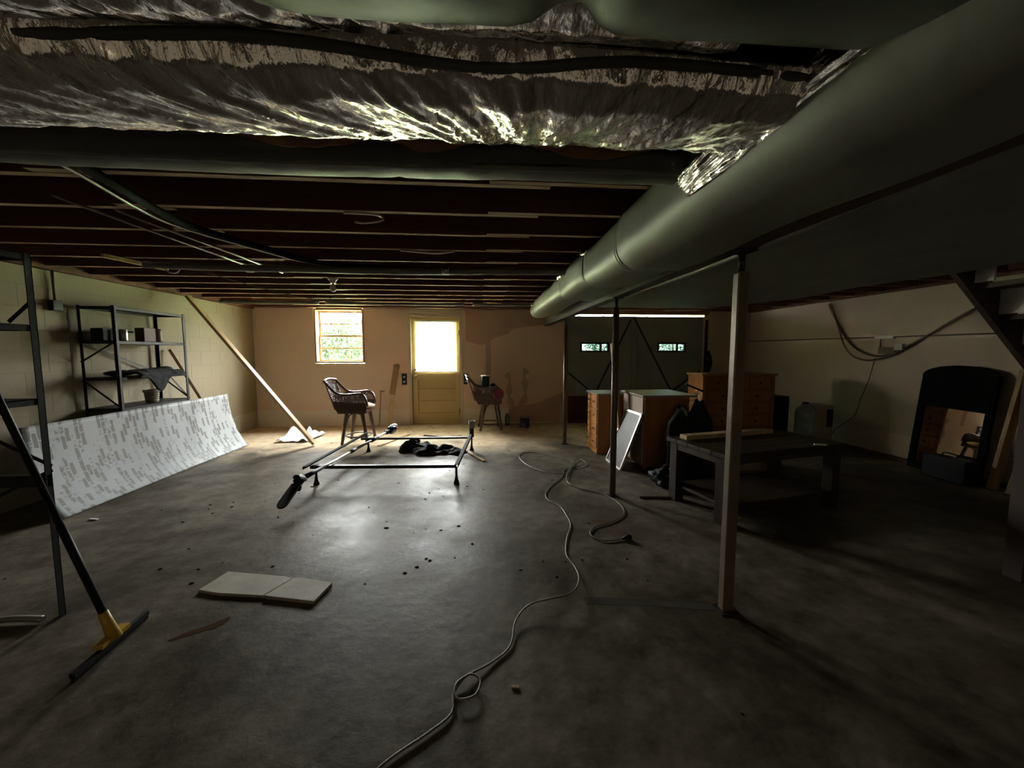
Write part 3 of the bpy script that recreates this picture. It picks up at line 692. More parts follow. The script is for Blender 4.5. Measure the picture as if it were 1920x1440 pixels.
# wood cleat and hook near the left wall, bits of cable
tag(MB().bar((-3.05, 3.45, 2.165), (-2.95, 3.95, 2.165), 0.03, 0.03).build('wood_cleat', LUMBER), 'short pale wood cleat nailed under the joists near the left wall', 'board')
tag(MB().tube(spline([(-2.93, 3.95, 2.185), (-2.93, 3.95, 2.14), (-2.86, 3.95, 2.13), (-2.82, 3.95, 2.17)]), 0.008, 6).build('wire_hook', STEEL), 'bent wire hook at the end of the wood cleat', 'hook')
tag(MB().tube(spline([(-0.78, 2.36, 2.183), (-0.60, 2.36, 2.178), (-0.56, 2.36, 2.15), (-0.66, 2.36, 2.13), (-0.72, 2.36, 2.135)]), 0.007, 6).build('cable_scrap', STEEL), 'short silver cable scrap dangling from a near joist', 'cable')
tag(MB().tube(spline([(-0.62, 3.16, 2.182), (-0.45, 3.16, 2.17), (-0.33, 3.16, 2.165), (-0.20, 3.16, 2.182)]), 0.008, 6).build('cable_scrap', STEEL), 'short silver cable stapled flat under a mid room joist', 'cable')
tag(MB().tube(spline([(-2.75, 3.95, 2.18), (-2.5, 4.8, 2.12), (-2.2, 5.4, 2.09), (-2.1, 5.6, 2.12), (-2.05, 5.75, 2.18)]), 0.005, 6).build('loose_wire', DSTEEL), 'thin loose wire sagging below the joists left of the bulb', 'cable')

# ------------------------------------------------------------------ left shelf units
def angle_post(mb, x, y, z0, z1, sx, sy, w_=0.030, t_=0.004):
    mb.box((min(x, x+sx*w_), min(y, y+sy*t_), z0), (max(x, x+sx*w_), max(y, y+sy*t_), z1))
    mb.box((min(x, x+sx*t_), min(y, y+sy*w_), z0), (max(x, x+sx*t_), max(y, y+sy*w_), z1)); return mb
def shelf_unit(x0, x1, y0_, y1_, H, levels, label, braces, nm='shelving_unit'):
    t = thing(nm, label, 'shelf', ((x0+x1)/2, (y0_+y1_)/2, 0))
    for (x, y, sx, sy) in ((x0, y0_, 1, 1), (x1, y0_, -1, 1), (x1, y1_, -1, -1), (x0, y1_, 1, -1)):
        angle_post(MB(), x, y, 0, H, sx, sy).build('upright', BSTEEL, t)
    for z in levels:
        m = MB().box((x0+0.004, y0_+0.004, z-0.003), (x1-0.004, y1_-0.004, z))
        m.box((x0+0.004, y0_+0.004, z-0.03), (x1-0.004, y0_+0.008, z)).box((x0+0.004, y1_-0.008, z-0.03), (x1-0.004, y1_-0.004, z))
        m.box((x0+0.004, y0_+0.008, z-0.03), (x0+0.008, y1_-0.008, z)).box((x1-0.008, y0_+0.008, z-0.03), (x1-0.004, y1_-0.008, z))
        m.build('shelf_board', BSTEEL, t)
    for (p, q) in braces: MB().bar(p, q, 0.003, 0.018, up=(0, 0, 1)).build('brace', BSTEEL, t)
    return t
sx0, sx1, sy0, sy1 = -4.07, -3.72, 4.28, 5.22
shelf_unit(sx0, sx1, sy0, sy1, 1.86, [1.85, 1.50, 1.12, 0.80, 0.12], 'black steel shelving unit against the left wall, behind the brick pattern panel',
           [((sx0, sy0-0.002, 1.28), (sx1, sy0-0.002, 1.50)), ((sx0, sy0-0.002, 1.10), (sx1, sy0-0.002, 0.80)),
            ((sx0+0.002, sy0, 1.50), (sx0+0.002, sy1, 1.12)), ((sx1-0.02, 4.95, 1.10), (sx1-0.02, sy1, 0.82)), ((sx0, sy1, 1.1), (sx1, sy1, 0.8))])
nx = -2.19
u = shelf_unit(-3.15, nx, 1.66, 2.11, 1.86, [1.855, 1.515, 1.15], 'tall dark steel shelving unit at the left edge, nearest the camera',
           [((nx-0.13, 2.112, 1.53), (nx-0.01, 2.112, 1.64)), ((nx-0.3, 2.112, 0.97), (nx, 2.112, 0.80)), ((-3.15, 2.112, 0.3), (nx, 2.112, 0.78))])
MB().box((-2.42, 2.085, 0.70), (nx, 2.108, 0.76)).build('cross_rail', BSTEEL, u)
tag(MB().tube(spline([(-2.24, 2.05, 0.02), (-2.40, 2.06, 0.022), (-2.55, 2.04, 0.016), (-2.65, 2.0, 0.012)]), 0.016, 8).build('short_pipe', CONDUIT), 'short pale pipe lying on the floor at the foot of the near shelving', 'pipe')

# things on the wall shelf
t = thing('black_pot', 'black cooking pot on the upper wall shelf', 'pot', (-3.93, 4.52, 1.50))
MB().lathe([(0.06, 0), (0.09, 0.02), (0.095, 0.11), (0.10, 0.115)], (-3.93, 4.52, 1.50), 18).build('pot_body', BLACK, t)
MB().tube([(-3.83, 4.52, 1.60), (-3.76, 4.54, 1.60)], 0.008, 6).build('handle', BLACK, t)
tag(MB().lathe([(0.03, 0), (0.034, 0.01), (0.034, 0.12), (0.03, 0.125)], (-3.80, 4.46, 1.50), 14).build('metal_cup', STEEL), 'small shiny metal cup beside the black pot on the wall shelf', 'cup')
tag(MB().box((-3.98, 4.30, 1.502), (-3.86, 4.42, 1.63)).build('dark_box', BLACK, bevel=0.006), 'dark square box at the near end of the upper wall shelf', 'box')
tag(MB().box((-3.92, 4.74, 1.502), (-3.82, 4.90, 1.66)).build('book_bundle', REDBR, bevel=0.004), 'dark red cardboard box on the upper wall shelf', 'box')
tag(MB().lathe([(0.03, 0), (0.035, 0.02), (0.026, 0.12), (0.03, 0.16)], (-3.84, 4.965, 1.50), 12).build('jar', POTC), 'pale glass jar right of the dark red box on the wall shelf', 'jar')
ck = thing('draped_coat', 'dark coat draped along the middle wall shelf', 'coat', (-3.74, 4.75, 1.12))
def coat(u, v):
    y = 4.45+0.62*u; 
    s = v*0.42; x = -3.95+min(s, 0.26); z = 1.155 - max(0, s-0.26)*(0.35+1.0*math.sin(PI*min(1, max(0, (u-0.15)/0.55)))**2)
    x += 0.02*(1 if s > 0.26 else 0)
    d = 0.025*noise.noise(Vector((u*7, v*5, 3)))
    return Vector((x+abs(d)*(1 if s > 0.26 else 0)+0.005, y, z+(abs(d)+0.02*math.sin(PI*u) if s < 0.26 else d*0.2)))
MB().grid(30, 18, coat).build('cloth', BLACKC, ck, solid=0.018)
MB().blob((-3.85, 4.98, 1.17), (0.09, 0.14, 0.035), 18, 10, 0.25, 3, 5).build('sleeve', BLACKC, ck)
MB().blob((-3.9, 4.5, 1.155), (0.10, 0.16, 0.03), 18, 10, 0.25, 3, 8).build('sleeve', BLACKC, ck)
t = thing('flower_pot', 'small ribbed flower pot on the lower wall shelf', 'pot', (-3.82, 4.78, 0.80))
MB().lathe([(0.05, 0), (0.058, 0.01), (0.068, 0.12), (0.078, 0.122), (0.078, 0.15), (0.066, 0.15), (0.062, 0.13), (0.0, 0.125)], (-3.82, 4.78, 0.80), 20).build('pot_body', POTC, t)
for k in range(4): MB().lathe([(0.0605+k*0.002, 0.025+k*0.024), (0.0645+k*0.002, 0.030+k*0.024), (0.0615+k*0.002, 0.035+k*0.024)], (-3.82, 4.78, 0.80), 20).build('rib', POTC, t)
# thin poles leaning at the end of the shelf
tag(MB().bar((-3.62, 5.80, 0.01), (-4.06, 5.40, 1.42), 0.022, 0.03).build('leaning_stick', OLDWOOD), 'thin stick leaning on the left wall beyond the shelving', 'stick')
# conduit and switch box on the left wall
t = thing('wall_conduit', 'thin vertical conduit with a small box on the left wall', 'pipe', (-4.07, 4.1, 1.7))
MB().tube([(-4.08, 4.1, 2.18), (-4.08, 4.1, 1.86)], 0.011, 8).build('pipe', CABLE, t)
MB().box((-4.098, 4.05, 1.78), (-4.05, 4.14, 1.88)).build('junction_box', DSTEEL, t, bevel=0.004)

# ------------------------------------------------------------------ brick print panel
def panel_curve(n=24, skew=0.0):
    out = []
    for i in range(n):
        t = i/(n-1)
        x = -3.47-0.235*t-0.10*math.sin(PI*t)*0.55*0-0.17*(1-(1-t)**2)*0.0
        ang = math.radians(18+62*t)
        out.append(ang)
    pts = [(0.0, 0.0)]
    L = 0.86/(n-1)
    for i in range(1, n): a = (out[i]+out[i-1])/2; pts.append((pts[-1][0]-math.cos(a)*L, pts[-1][1]+math.sin(a)*L))
    return pts
pc = panel_curve()
sc_x = 0.26/abs(pc[-1][0]); sc_z = 0.765/pc[-1][1]
pv = MB(); 
PY0, PY1 = 3.36, 5.94
def pfn(u, v):
    k = v*(len(pc)-1); i = min(int(k), len(pc)-2); f = k-i
    x = (pc[i][0]+(pc[i+1][0]-pc[i][0])*f)*sc_x; z = (pc[i][1]+(pc[i+1][1]-pc[i][1])*f)*sc_z
    return Vector((-3.45+x-0.03*u*0, PY0+(PY1-PY0)*u, 0.006+z))
pv.grid(40, 24, pfn)
pn = pv.build('wall_panel', panel_material(), solid=0.005)
uvl = pn.data.uv_layers.new(name='UVMap')
for lp in pn.data.loops:
    i = lp.vertex_index; uvl.data[lp.index].uv = ((i//40)/23*0.98, (i % 40)/39*2.58)
tag(pn, 'curved white panel sheet printed with grey brick pattern, leaning along the left side', 'panel')

# diagonal 2x4 brace
tag(MB().bar((-2.46, 5.82, 0.03), (-3.93, 5.60, 2.14), 0.038, 0.089, up=(0, 1, 0)).build('lumber_brace', LUMBER, bevel=0.003), 'pale long timber propped diagonally from floor to left wall top', 'lumber')

# ------------------------------------------------------------------ squeegee broom
t = thing('floor_squeegee', 'black handled floor squeegee with a yellow socket leaning at left', 'squeegee', (-1.72, 1.86, 0))
A_ = Vector((-1.735, 1.86, 0.05)); hb = Vector((-1.83, 1.74, 0.0))
hd0, hd1 = Vector((-1.740, 2.045, 0.030)), Vector((-1.71, 1.645, 0.030))
MB().bar(hd0, hd1, 0.022, 0.022).build('head_bar', DSTEEL, t)
MB().bar(hd0-Vector((0, 0, 0.02)), hd1-Vector((0, 0, 0.02)), 0.012, 0.034).build('rubber_blade', BLACK, t)
hp0 = Vector((-1.728, 1.842, 0.09)); hp1 = Vector((-1.995, 1.662, 1.50))
hd = (hp1-hp0).normalized()
sk = MB().tube([hp0-hd*0.045, hp0+hd*0.03, hp0+hd*0.10], [0.028, 0.022, 0.018], 12)
sk.bar(Vector((-1.735, 1.92, 0.055)), Vector((-1.725, 1.77, 0.055)), 0.045, 0.02)
sk.build('socket', YELLOW, t)
MB().tube([hp0+hd*0.09, hp0+hd*0.55], 0.0150, 12).build('handle', BLACK, t)
MB().tube([hp0+hd*0.55, hp1], 0.0125, 12).build('handle', BLACK, t)

# ------------------------------------------------------------------ broken ceiling tiles on the floor
def slab_poly(pts, z0, z1, name, mat, label, cat):
    n = len(pts); m = MB(); m.add([(x, y, z0) for x, y in pts]+[(x, y, z1) for x, y in pts], [tuple(reversed(range(n))), tuple(range(n, 2*n))]+[(i, (i+1) % n, n+(i+1) % n, n+i) for i in range(n)])
    return tag(m.build(name, mat, bevel=0.002), label, cat)
slab_poly([(-1.63, 2.25), (-1.50, 2.21), (-1.23, 2.165), (-1.145, 2.325), (-1.20, 2.35), (-1.58, 2.435)], 0.0, 0.016, 'tile_board', TILE, 'larger left piece of broken pale board lying on the floor', 'board')
slab_poly([(-1.222, 2.16), (-0.92, 2.085), (-0.885, 2.255), (-1.10, 2.325), (-1.138, 2.32)], 0.0, 0.019, 'tile_board', TILE, 'smaller right piece of broken pale board lying on the floor', 'board')

# rust marks on the concrete, and the near post's shadow painted as a strip
RUST = M('rust_mark', (0.050, 0.022, 0.008), 0.9, col2=(0.07, 0.034, 0.014), scale=7, spec=0.05)
POST_SHADE = M('post_shade_tint', (0.060, 0.052, 0.040), 0.9, col2=(0.078, 0.068, 0.053), scale=5, spec=0.06)
def mark(cx, cy, lx, ly, rot, seed, mat, n=40):
    vs = []
    for k in range(n):
        a = 2*PI*k/n; f = 1+0.35*noise.noise(Vector((math.cos(a)*1.6, math.sin(a)*1.6, seed)))+0.15*noise.noise(Vector((math.cos(a)*6, math.sin(a)*6, seed)))
        x, y = lx*f*math.cos(a), ly*f*math.sin(a); vs.append((cx+x*math.cos(rot)-y*math.sin(rot), cy+x*math.sin(rot)+y*math.cos(rot), 0.0007+0.0002*seed))
    MB().add(vs, [tuple(range(n))]).build('floor_mark', mat, fl)
mark(-1.40, 1.93, 0.115, 0.020, 0.55, 1, RUST); mark(-1.34, 1.97, 0.05, 0.022, 0.9, 2, RUST)
MB().add([(0.57, 2.03, 0.0006), (0.57, 1.965, 0.0006), (0.9, 1.925, 0.0006), (1.26, 1.855, 0.0006), (1.28, 1.91, 0.0006), (0.9, 1.985, 0.0006)], [(0, 1, 2, 5), (5, 2, 3, 4)]).build('floor_mark', POST_SHADE, fl)  # shadow band of the nearest post, painted as a darker strip

# ------------------------------------------------------------------ extension cord
c1 = [(-0.5, 1.02), (-0.34, 1.2), (-0.2, 1.30), (-0.12, 1.37), (-0.115, 1.46), (-0.06, 1.53), (-0.01, 1.50), (-0.03, 1.43), (-0.10, 1.42), (-0.10, 1.50), (0.04, 1.60), (0.13, 1.69), (0.17, 1.84), (0.25, 1.93), (0.37, 1.95), (0.47, 1.97), (0.54, 2.05),
      (0.585, 2.18), (0.595, 2.32), (0.575, 2.48), (0.63, 2.7), (0.71, 2.92), (0.715, 3.1), (0.70, 3.28), (0.62, 3.45), (0.63, 3.62), (0.73, 3.84), (0.87, 4.05), (0.93, 4.2), (0.99, 4.36), (1.17, 4.43), (1.29, 4.58), (1.25, 4.75), (1.13, 4.58), (0.95, 4.19), (0.77, 4.22),
      (0.57, 4.55), (0.50, 4.95), (0.60, 5.17), (0.75, 5.14), (0.98, 4.86), (1.14, 4.62), (1.05, 4.36), (0.95, 4.11), (0.91, 3.87), (1.01, 3.70), (1.17, 3.56), (1.25, 3.32), (1.22, 3.10), (1.07, 2.95), (0.89, 2.86), (0.82, 2.74), (0.89, 2.64), (1.04, 2.65)]
pts = spline([(x, y, 0.008+(0.012 if 5 <= i <= 9 else 0)+(0.010 if 30 <= i <= 35 or 40 <= i <= 44 else 0)+{12: 0.012, 13: 0.03, 14: 0.045, 15: 0.05, 16: 0.04, 17: 0.02}.get(i, 0)) for i, (x, y) in enumerate(c1)], 8)
t = thing('extension_cord', 'long grey extension cord snaking and looping across the middle of the floor', 'cord', (0.6, 3, 0))
MB().tube(pts, 0.0047, 8).build('cable', CORD, t)
MB().tube([(1.03, 2.65, 0.012), (1.07, 2.655, 0.018), (1.10, 2.66, 0.018)], [0.009, 0.018, 0.019], 10).build('plug_socket', BLACK, t)

# ------------------------------------------------------------------ bed frame
LA, LB, LC, LD = Vector((-1.72, 4.08, 0)), Vector((-0.26, 3.99, 0)), Vector((-0.13, 5.36, 0)), Vector((-1.56, 5.40, 0))
bf = thing('bed_frame', 'black metal bed frame standing on the floor without a mattress', 'bed frame', (-0.9, 4.7, 0))
def angle_iron(p, q, z, parent, name='rail', inward=(0, 1, 0)):
    p = Vector((p[0], p[1], z)); q = Vector((q[0], q[1], z)); iv = Vector(inward)*0.018
    m = MB().bar(p, q, 0.003, 0.034).bar(p+iv+Vector((0, 0, 0.0155)), q+iv+Vector((0, 0, 0.0155)), 0.036, 0.003)
    return m.build(name, DRAIN if name == 'side_rail' else DSTEEL, parent)
angle_iron((-1.78, 4.08), LB[:2], 0.185, bf, 'cross_rail'); angle_iron((-1.66, 5.40), LC[:2], 0.185, bf, 'cross_rail', (0, -1, 0))
angle_iron((-0.24, 3.93), (-0.12, 5.50), 0.205, bf, 'side_rail', (-1, 0, 0))
angle_iron((-1.785, 3.93), (-1.64, 5.60), 0.222, bf, 'side_rail', (1, 0, 0))
for P in (LA, LB, LC, LD):
    MB().lathe([(0.030, 0), (0.030, 0.012), (0.020, 0.04), (0.013, 0.08), (0.012, 0.185)], P, 14).build('foot', BLACK, bf)
MB().box((-0.16, 5.44, 0.17), (-0.10, 5.47, 0.30)).build('head_bracket', DSTEEL, bf)
t = thing('tin_can', 'small pale tin can sitting on the far right corner of the bed frame', 'can', (-0.125, 5.44, 0.30))
MB().lathe([(0.045, 0.0), (0.047, 0.004), (0.045, 0.01), (0.045, 0.10), (0.047, 0.108), (0.043, 0.108), (0.043, 0.012), (0, 0.010)], (-0.13, 5.455, 0.30), 20).build('can_body', POTC, t)

# pole saw lying over the bed frame
ps = thing('pole_saw', 'long pole pruning saw with black blade cover lying across the bed frame', 'saw', (-1.6, 4.4, 0.2))
G = Vector((-1.66, 3.60, 0.212)); Hd = Vector((-1.31, 5.55, 0.262))
dd = (Hd-G).normalized()
MB().tube([G, G+dd*0.95], 0.0125, 10).build('lower_shaft', STEEL, ps)
MB().tube([G+dd*0.90, G+dd*1.02], 0.021, 10).build('shaft_collar', BLACK, ps)
MB().tube([G+dd*1.0, Hd-dd*0.05], 0.0150, 10).build('upper_shaft', STEEL, ps)
MB().tube([G+dd*0.04, G+dd*0.34], [0.026, 0.017], 10).build('guide_tube', BLACK, ps)
MB().tube([G+dd*1.42, G+dd*1.60], 0.026, 10).build('foam_grip', BLACK, ps)
gh = MB().blob(G, (0.045, 0.075, 0.04), 16, 10, 0.25, 3, 2); gh.tube([G+Vector((-0.05, 0.02, 0.02)), G+Vector((-0.02, -0.02, 0.03))], 0.024, 10); gh.tube([G+Vector((0.01, -0.02, -0.03)), G+Vector((0.03, -0.10, -0.06))], 0.018, 8)
gh.build('gear_head', BLACK, ps)
bs = Vector((-1.675, 3.56, 0.185)); be = Vector((-1.675, 3.25, 0.085))
bd_ = MB(); n = 24; row = []
side = Vector((1, -0.15, 0)).normalized()
ax = (be-bs)
for i in range(n+1):
    tt = i/n; hw = 0.042*(1 if tt < 0.8 else math.sqrt(max(0.02, 1-((tt-0.8)/0.2)**2)))+0.004
    row.append((bs+ax*tt, hw))
nrm = ax.cross(side).normalized()
vs = []; fs = []
for c, hw in row: vs += [c-side*hw-nrm*0.008, c+side*hw-nrm*0.008, c+side*hw+nrm*0.008, c-side*hw+nrm*0.008]
for i in range(n):
    for j in range(4): fs.append((i*4+j, i*4+(j+1) % 4, i*4+4+(j+1) % 4, i*4+4+j))
fs += [(3, 2, 1, 0), (n*4, n*4+1, n*4+2, n*4+3)]
bd_.add(vs, fs).build('blade_cover', BLACK, ps, bevel=0.002)
MB().blob(Hd+dd*0.10, (0.065, 0.12, 0.065), 18, 12, 0.12, 3, 4).build('motor_housing', BLUE, ps)
MB().blob(Hd+dd*0.16+Vector((0.012, 0, 0.028)), (0.045, 0.065, 0.045), 16, 10, 0.05, 3, 4).build('cap', PORC, ps)
MB().bar(Hd-dd*0.12, Hd+Vector((0.0, 0.02, 0.0)), 0.05, 0.045).build('trigger_handle', BLACK, ps)
tag(MB().bar((-1.50, 5.70, 0.008), (-1.20, 6.5, 0.008), 0.05, 0.012).build('wood_strip', OLDWOOD), 'pale wood strip on the floor behind the saw motor', 'board')

# black clothes heap by the bed frame
t = thing('clothes_heap', 'heap of black clothes on the floor inside the bed frame', 'clothes', (-0.7, 5.3, 0))
def heap(cx, cy, rx, ry, h, seed, name):
    def fn(u, v):
        a = 2*PI*u; r = v*(1+0.28*noise.noise(Vector((math.cos(a)*1.5, math.sin(a)*1.5, seed))))
        x, y = rx*r*math.cos(a), ry*r*math.sin(a)
        z = h*math.sqrt(max(0, 1-v*v))*(0.75+0.9*noise.noise(Vector((x*7, y*11, seed))))+0.018*abs(noise.noise(Vector((x*22, y*30, seed+5))))
        return Vector((cx+x, cy+y, max(0.004, z)))
    MB().grid(56, 22, fn, True, True).build(name, BLACKC, t)
heap(-0.90, 5.46, 0.24, 0.17, 0.15, 1, 'cloth'); heap(-0.66, 5.30, 0.30, 0.16, 0.10, 2, 'cloth'); heap(-0.38, 5.25, 0.21, 0.10, 0.06, 3, 'sleeve')
MB().tube(spline([(-1.03, 5.40, 0.12), (-0.93, 5.45, 0.165), (-0.86, 5.42, 0.13)]), 0.02, 8).build('strap', BLACKC, t)
tag(MB().bar((-0.94, 6.38, 0.01), (-0.49, 6.16, 0.01), 0.025, 0.015).build('dark_stick', DSTEEL), 'dark stick on the floor behind the black clothes', 'stick')
tag(MB().bar((-0.17, 5.22, 0.012), (0.04, 4.78, 0.012), 0.035, 0.012).build('dark_stick', OLDWOOD), 'brown stick on the floor right of the bed frame', 'stick')
tag(MB().bar((1.50, 3.44, 0.01), (1.80, 3.405, 0.01), 0.015, 0.015).build('metal_rod', REDBR), 'thin rod on the floor left of the dark table', 'stick')

# crumpled white paper
def paper(u, v):
    x = -3.16+0.50*u+0.09*v*(0.5-u)*0+0.06*v; y = 6.05+0.55*v
    return Vector((x, y, 0.012+0.10*abs(math.sin(u*9.0+v*0.6))*(0.35+0.65*v)*abs(noise.noise(Vector((u*3, v*2, 7))))*2.6+0.02*v+0.010*noise.noise(Vector((u*14, v*9, 1)))+0.006))
tag(MB().grid(44, 22, paper).build('crumpled_paper', PAPER, solid=0.002), 'crumpled white paper sheets on the sandy floor by the propped timber', 'paper')

# tools and boards on the back wall
t = thing('long_tool', 'thin rusty rod with a small cross handle leaning at the back wall', 'tool', (-1.87, 7.3, 0))
MB().tube([(-1.885, 7.25, 0.005), (-1.865, 7.355, 0.66)], 0.011, 8).build('rod', OLDWOOD, t)
MB().tube([(-1.885, 7.345, 0.66), (-1.80, 7.355, 0.65)], 0.010, 8).build('cross_handle', OLDWOOD, t)
t = thing('wide_board', 'flat brown board leaning against the wall left of the cream door', 'board', (-1.62, 7.3, 0))
MB().bar((-1.64, 7.26, 0.60), (-1.565, 7.352, 1.14), 0.10, 0.022, up=(0, 1, 0)).build('upper_board', OLDWOOD, t)
MB().bar((-1.69, 7.16, 0.003), (-1.625, 7.275, 0.66), 0.065, 0.022, up=(0, 1, 0)).build('lower_board', LUMBER, t)
t = thing('paint_can', 'dark paint can with a crusted pale rim at the foot of the back wall', 'can', (0.82, 7.05, 0))
MB().lathe([(0.085, 0), (0.088, 0.006), (0.085, 0.012), (0.085, 0.17), (0.09, 0.185), (0.08, 0.185), (0.078, 0.03), (0, 0.03)], (0.82, 7.05, 0), 22).build('can_body', BLUE, t)
MB().lathe([(0.086, 0.165), (0.098, 0.188), (0.08, 0.192)], (0.82, 7.05, 0), 22).build('rim', POTC, t)
t = thing('small_jar', 'small dusty glass jar by the back wall right of the second stool', 'jar', (0.52, 7.2, 0))
MB().lathe([(0.04, 0), (0.045, 0.02), (0.045, 0.16), (0.03, 0.19), (0.03, 0.21)], (0.50, 7.18, 0), 16).build('glass_body', WATER, t)
MB().lathe([(0.034, 0.205), (0.034, 0.225), (0.0, 0.226)], (0.50, 7.18, 0), 16).build('lid', POTC, t)

# ------------------------------------------------------------------ wicker bar stools
def make_stool(label):
    t = thing('wicker_stool', label, 'stool', (0, 0, 0), 0, None)
    W2 = 0.225
    arm = [(-0.385, 0.95), (-0.32, 0.87), (-0.235, 0.785), (-0.15, 0.755), (-0.05, 0.752), (0.05, 0.765), (0.12, 0.765), (0.17, 0.735), (0.205, 0.66), (0.215, 0.58)]
    A2 = spline([(x, 0, z) for x, z in arm], 4)
    # seat rail / apron
    for s in (-1, 1):
        y = s*W2
        ap = MB().box((-0.21, y-0.012, 0.475), (0.20, y+0.012, 0.52))
        ap.add([(-0.225, y, 0.50), (0.205, y, 0.50), (0.212, y, 0.635), (-0.275, y, 0.66)], [(0, 1, 2, 3)])
        ap.build('apron', WICKER, t, solid=0.006)
        MB().tube([(p.x, y, p.z) for p in A2], 0.019, 8).build('arm_rail', WICKER, t)
        st = MB(); n = 26
        for i in range(n):
            f = i/(n-1); p = A2[int((0.20+0.78*f)*(len(A2)-1))]
            b0 = Vector((-0.27+0.48*f, y, 0.62)); st.tube([b0, Vector((p.x, y, p.z))], 0.0065, 5, cap=False)
        w_ = [Vector((-0.25+0.455*i/20, y, 0.725+0.01*math.sin(i*1.3))) for i in range(21)]
        st.tube(w_, 0.006, 5); st.tube([p+Vector((0, 0, 0.02)) for p in w_[:-2]], 0.007, 5)
        k = st.build('side_weave', WICKER, t); 
        top = MB().tube([(-0.385, y, 0.945), (-0.40, y, 0.965)], 0.02, 8).build('finial', WICKER, t)
    for z in (0.497,):
        MB().box((-0.215, -W2, 0.475), (-0.19, W2, 0.52)).box((0.18, -W2, 0.475), (0.205, W2, 0.52)).build('seat_rail', WICKER, t)
    MB().box((-0.20, -W2+0.01, 0.515), (0.20, W2-0.01, 0.53)).build('seat', WICKER, t)
    MB().blob((0.07, 0, 0.565), (0.19, 0.20, 0.045), 20, 10, 0.08, 3, 3).build('cushion', CUSH, t)
    bk = MB(); n = 17
    for i in range(n):
        f = i/(n-1); p = A2[int(f*0.34*(len(A2)-1))]
        z = 0.55+(0.945-0.55)*(1-f); x = -0.245-0.14*(1-f)
        bk.tube([(x-0.03*math.cos(PI*(k/6-0.5)), -W2+2*W2*k/6, z+0.02*math.cos(PI*(k/6-0.5))*(1-f)) for k in range(7)], 0.007, 5)
    for k in range(9):
        y = -W2+2*W2*(k+0.5)/9; c = 0.03*math.cos(PI*(y/(2*W2)))
        bk.tube([(-0.245-c, y, 0.54), (-0.385-c, y, 0.955+0.0)], 0.006, 5)
    bk.build('back_weave', WICKER, t)
    bs_ = MB(); bs_.grid(8, 8, lambda u, v: Vector((-0.252-0.13*v-0.03*math.cos(PI*(u-0.5)), -W2+2*W2*u, 0.53+0.40*v)))
    bs_.build('backrest', WICKER, t, solid=0.006)
    MB().tube([(-0.385-0.03*math.cos(PI*(k/6-0.5)), -W2+2*W2*k/6, 0.955+0.02*math.cos(PI*(k/6-0.5))) for k in range(7)], 0.016, 8).build('top_rail', WICKER, t)
    feet = [(-0.17, -1), (0.20, -1), (-0.17, 1), (0.20, 1)]
    for fx, s in feet:
        tx = -0.09 if fx < 0 else 0.13
        MB().tube(spline([(tx, s*0.19, 0.48), ((tx+fx)/2+0.0, s*0.20, 0.25), (fx, s*0.215, 0.0)]), [0.030]*6+[0.026]*4+[0.023]*3, 10).build('leg', WICKER, t)
    for s in (-1, 1):
        MB().tube(spline([(-0.10, s*0.195, 0.30), (-0.06, s*0.193, 0.43), (0.035, s*0.19, 0.475), (0.13, s*0.193, 0.43), (0.175, s*0.195, 0.28)]), 0.011, 8).build('arch_brace', WICKER, t)
    MB().tube([(0.015+0.185*math.cos(2*PI*k/24), 0.20*math.sin(2*PI*k/24), 0.11) for k in range(25)], 0.012, 8, cap=False).build('foot_ring', WICKER, t)
    return t
s1 = make_stool('empty brown wicker bar stool with pale cushion under the window')
s2 = dup(s1); s2['label'] = 'brown wicker bar stool loaded with clutter right of the cream door'
s1['group'] = s2['group'] = 'wicker bar stools'
s1.location = (-1.90, 6.05, 0); s2.location = (0.15, 6.92, 0); s2.rotation_euler = (0, 0, 0.06)
for c in s2.children:
    if c.name.startswith('cushion'): c.scale = (1, 1, 1)
# clutter on the second stool
t = thing('green_canister', 'dark green canister with a white lid, on the cluttered stool', 'canister', (0.11, 6.93, 0.6))
MB().lathe([(0.06, 0), (0.068, 0.01), (0.075, 0.18), (0.072, 0.20)], (0.09, 6.92, 0.76), 20).build('body', GREEN, t)
MB().lathe([(0.085, 0.195), (0.088, 0.20), (0.085, 0.21), (0.0, 0.212)], (0.09, 6.92, 0.76), 20).build('lid', PORC, t)
MB().box((0.03, 6.85, 0.602), (0.15, 6.97, 0.76)).build('carton', PORC, t, bevel=0.004)
tag(MB().lathe([(0.035, 0), (0.037, 0.01), (0.037, 0.13), (0.015, 0.16), (0.015, 0.18)], (0.165, 6.80, 0.60), 14).build('white_bottle', PORC), 'white plastic bottle before the green canister', 'bottle')
tag(rotl(MB().lathe([(0.115, -0.03), (0.13, -0.02), (0.13, 0.02), (0.115, 0.03), (0.10, 0.025), (0.0, 0.02)], n=24), frame_m((0.31, 6.685, 0.66), 0.1, PI/2) @ Matrix.Scale(0.72, 4)).build('red_lid', PINK), 'round red plastic tub on the front of the cluttered stool', 'tub')
t = thing('glass_cup', 'clear drinking glass between the green canister and the red tub', 'cup', (0.22, 6.95, 0.6))
MB().lathe([(0.03, 0), (0.04, 0.22), (0.037, 0.22), (0.027, 0.01), (0, 0.01)], (0.23, 6.95, 0.60), 16).build('glass_body', WATER, t)

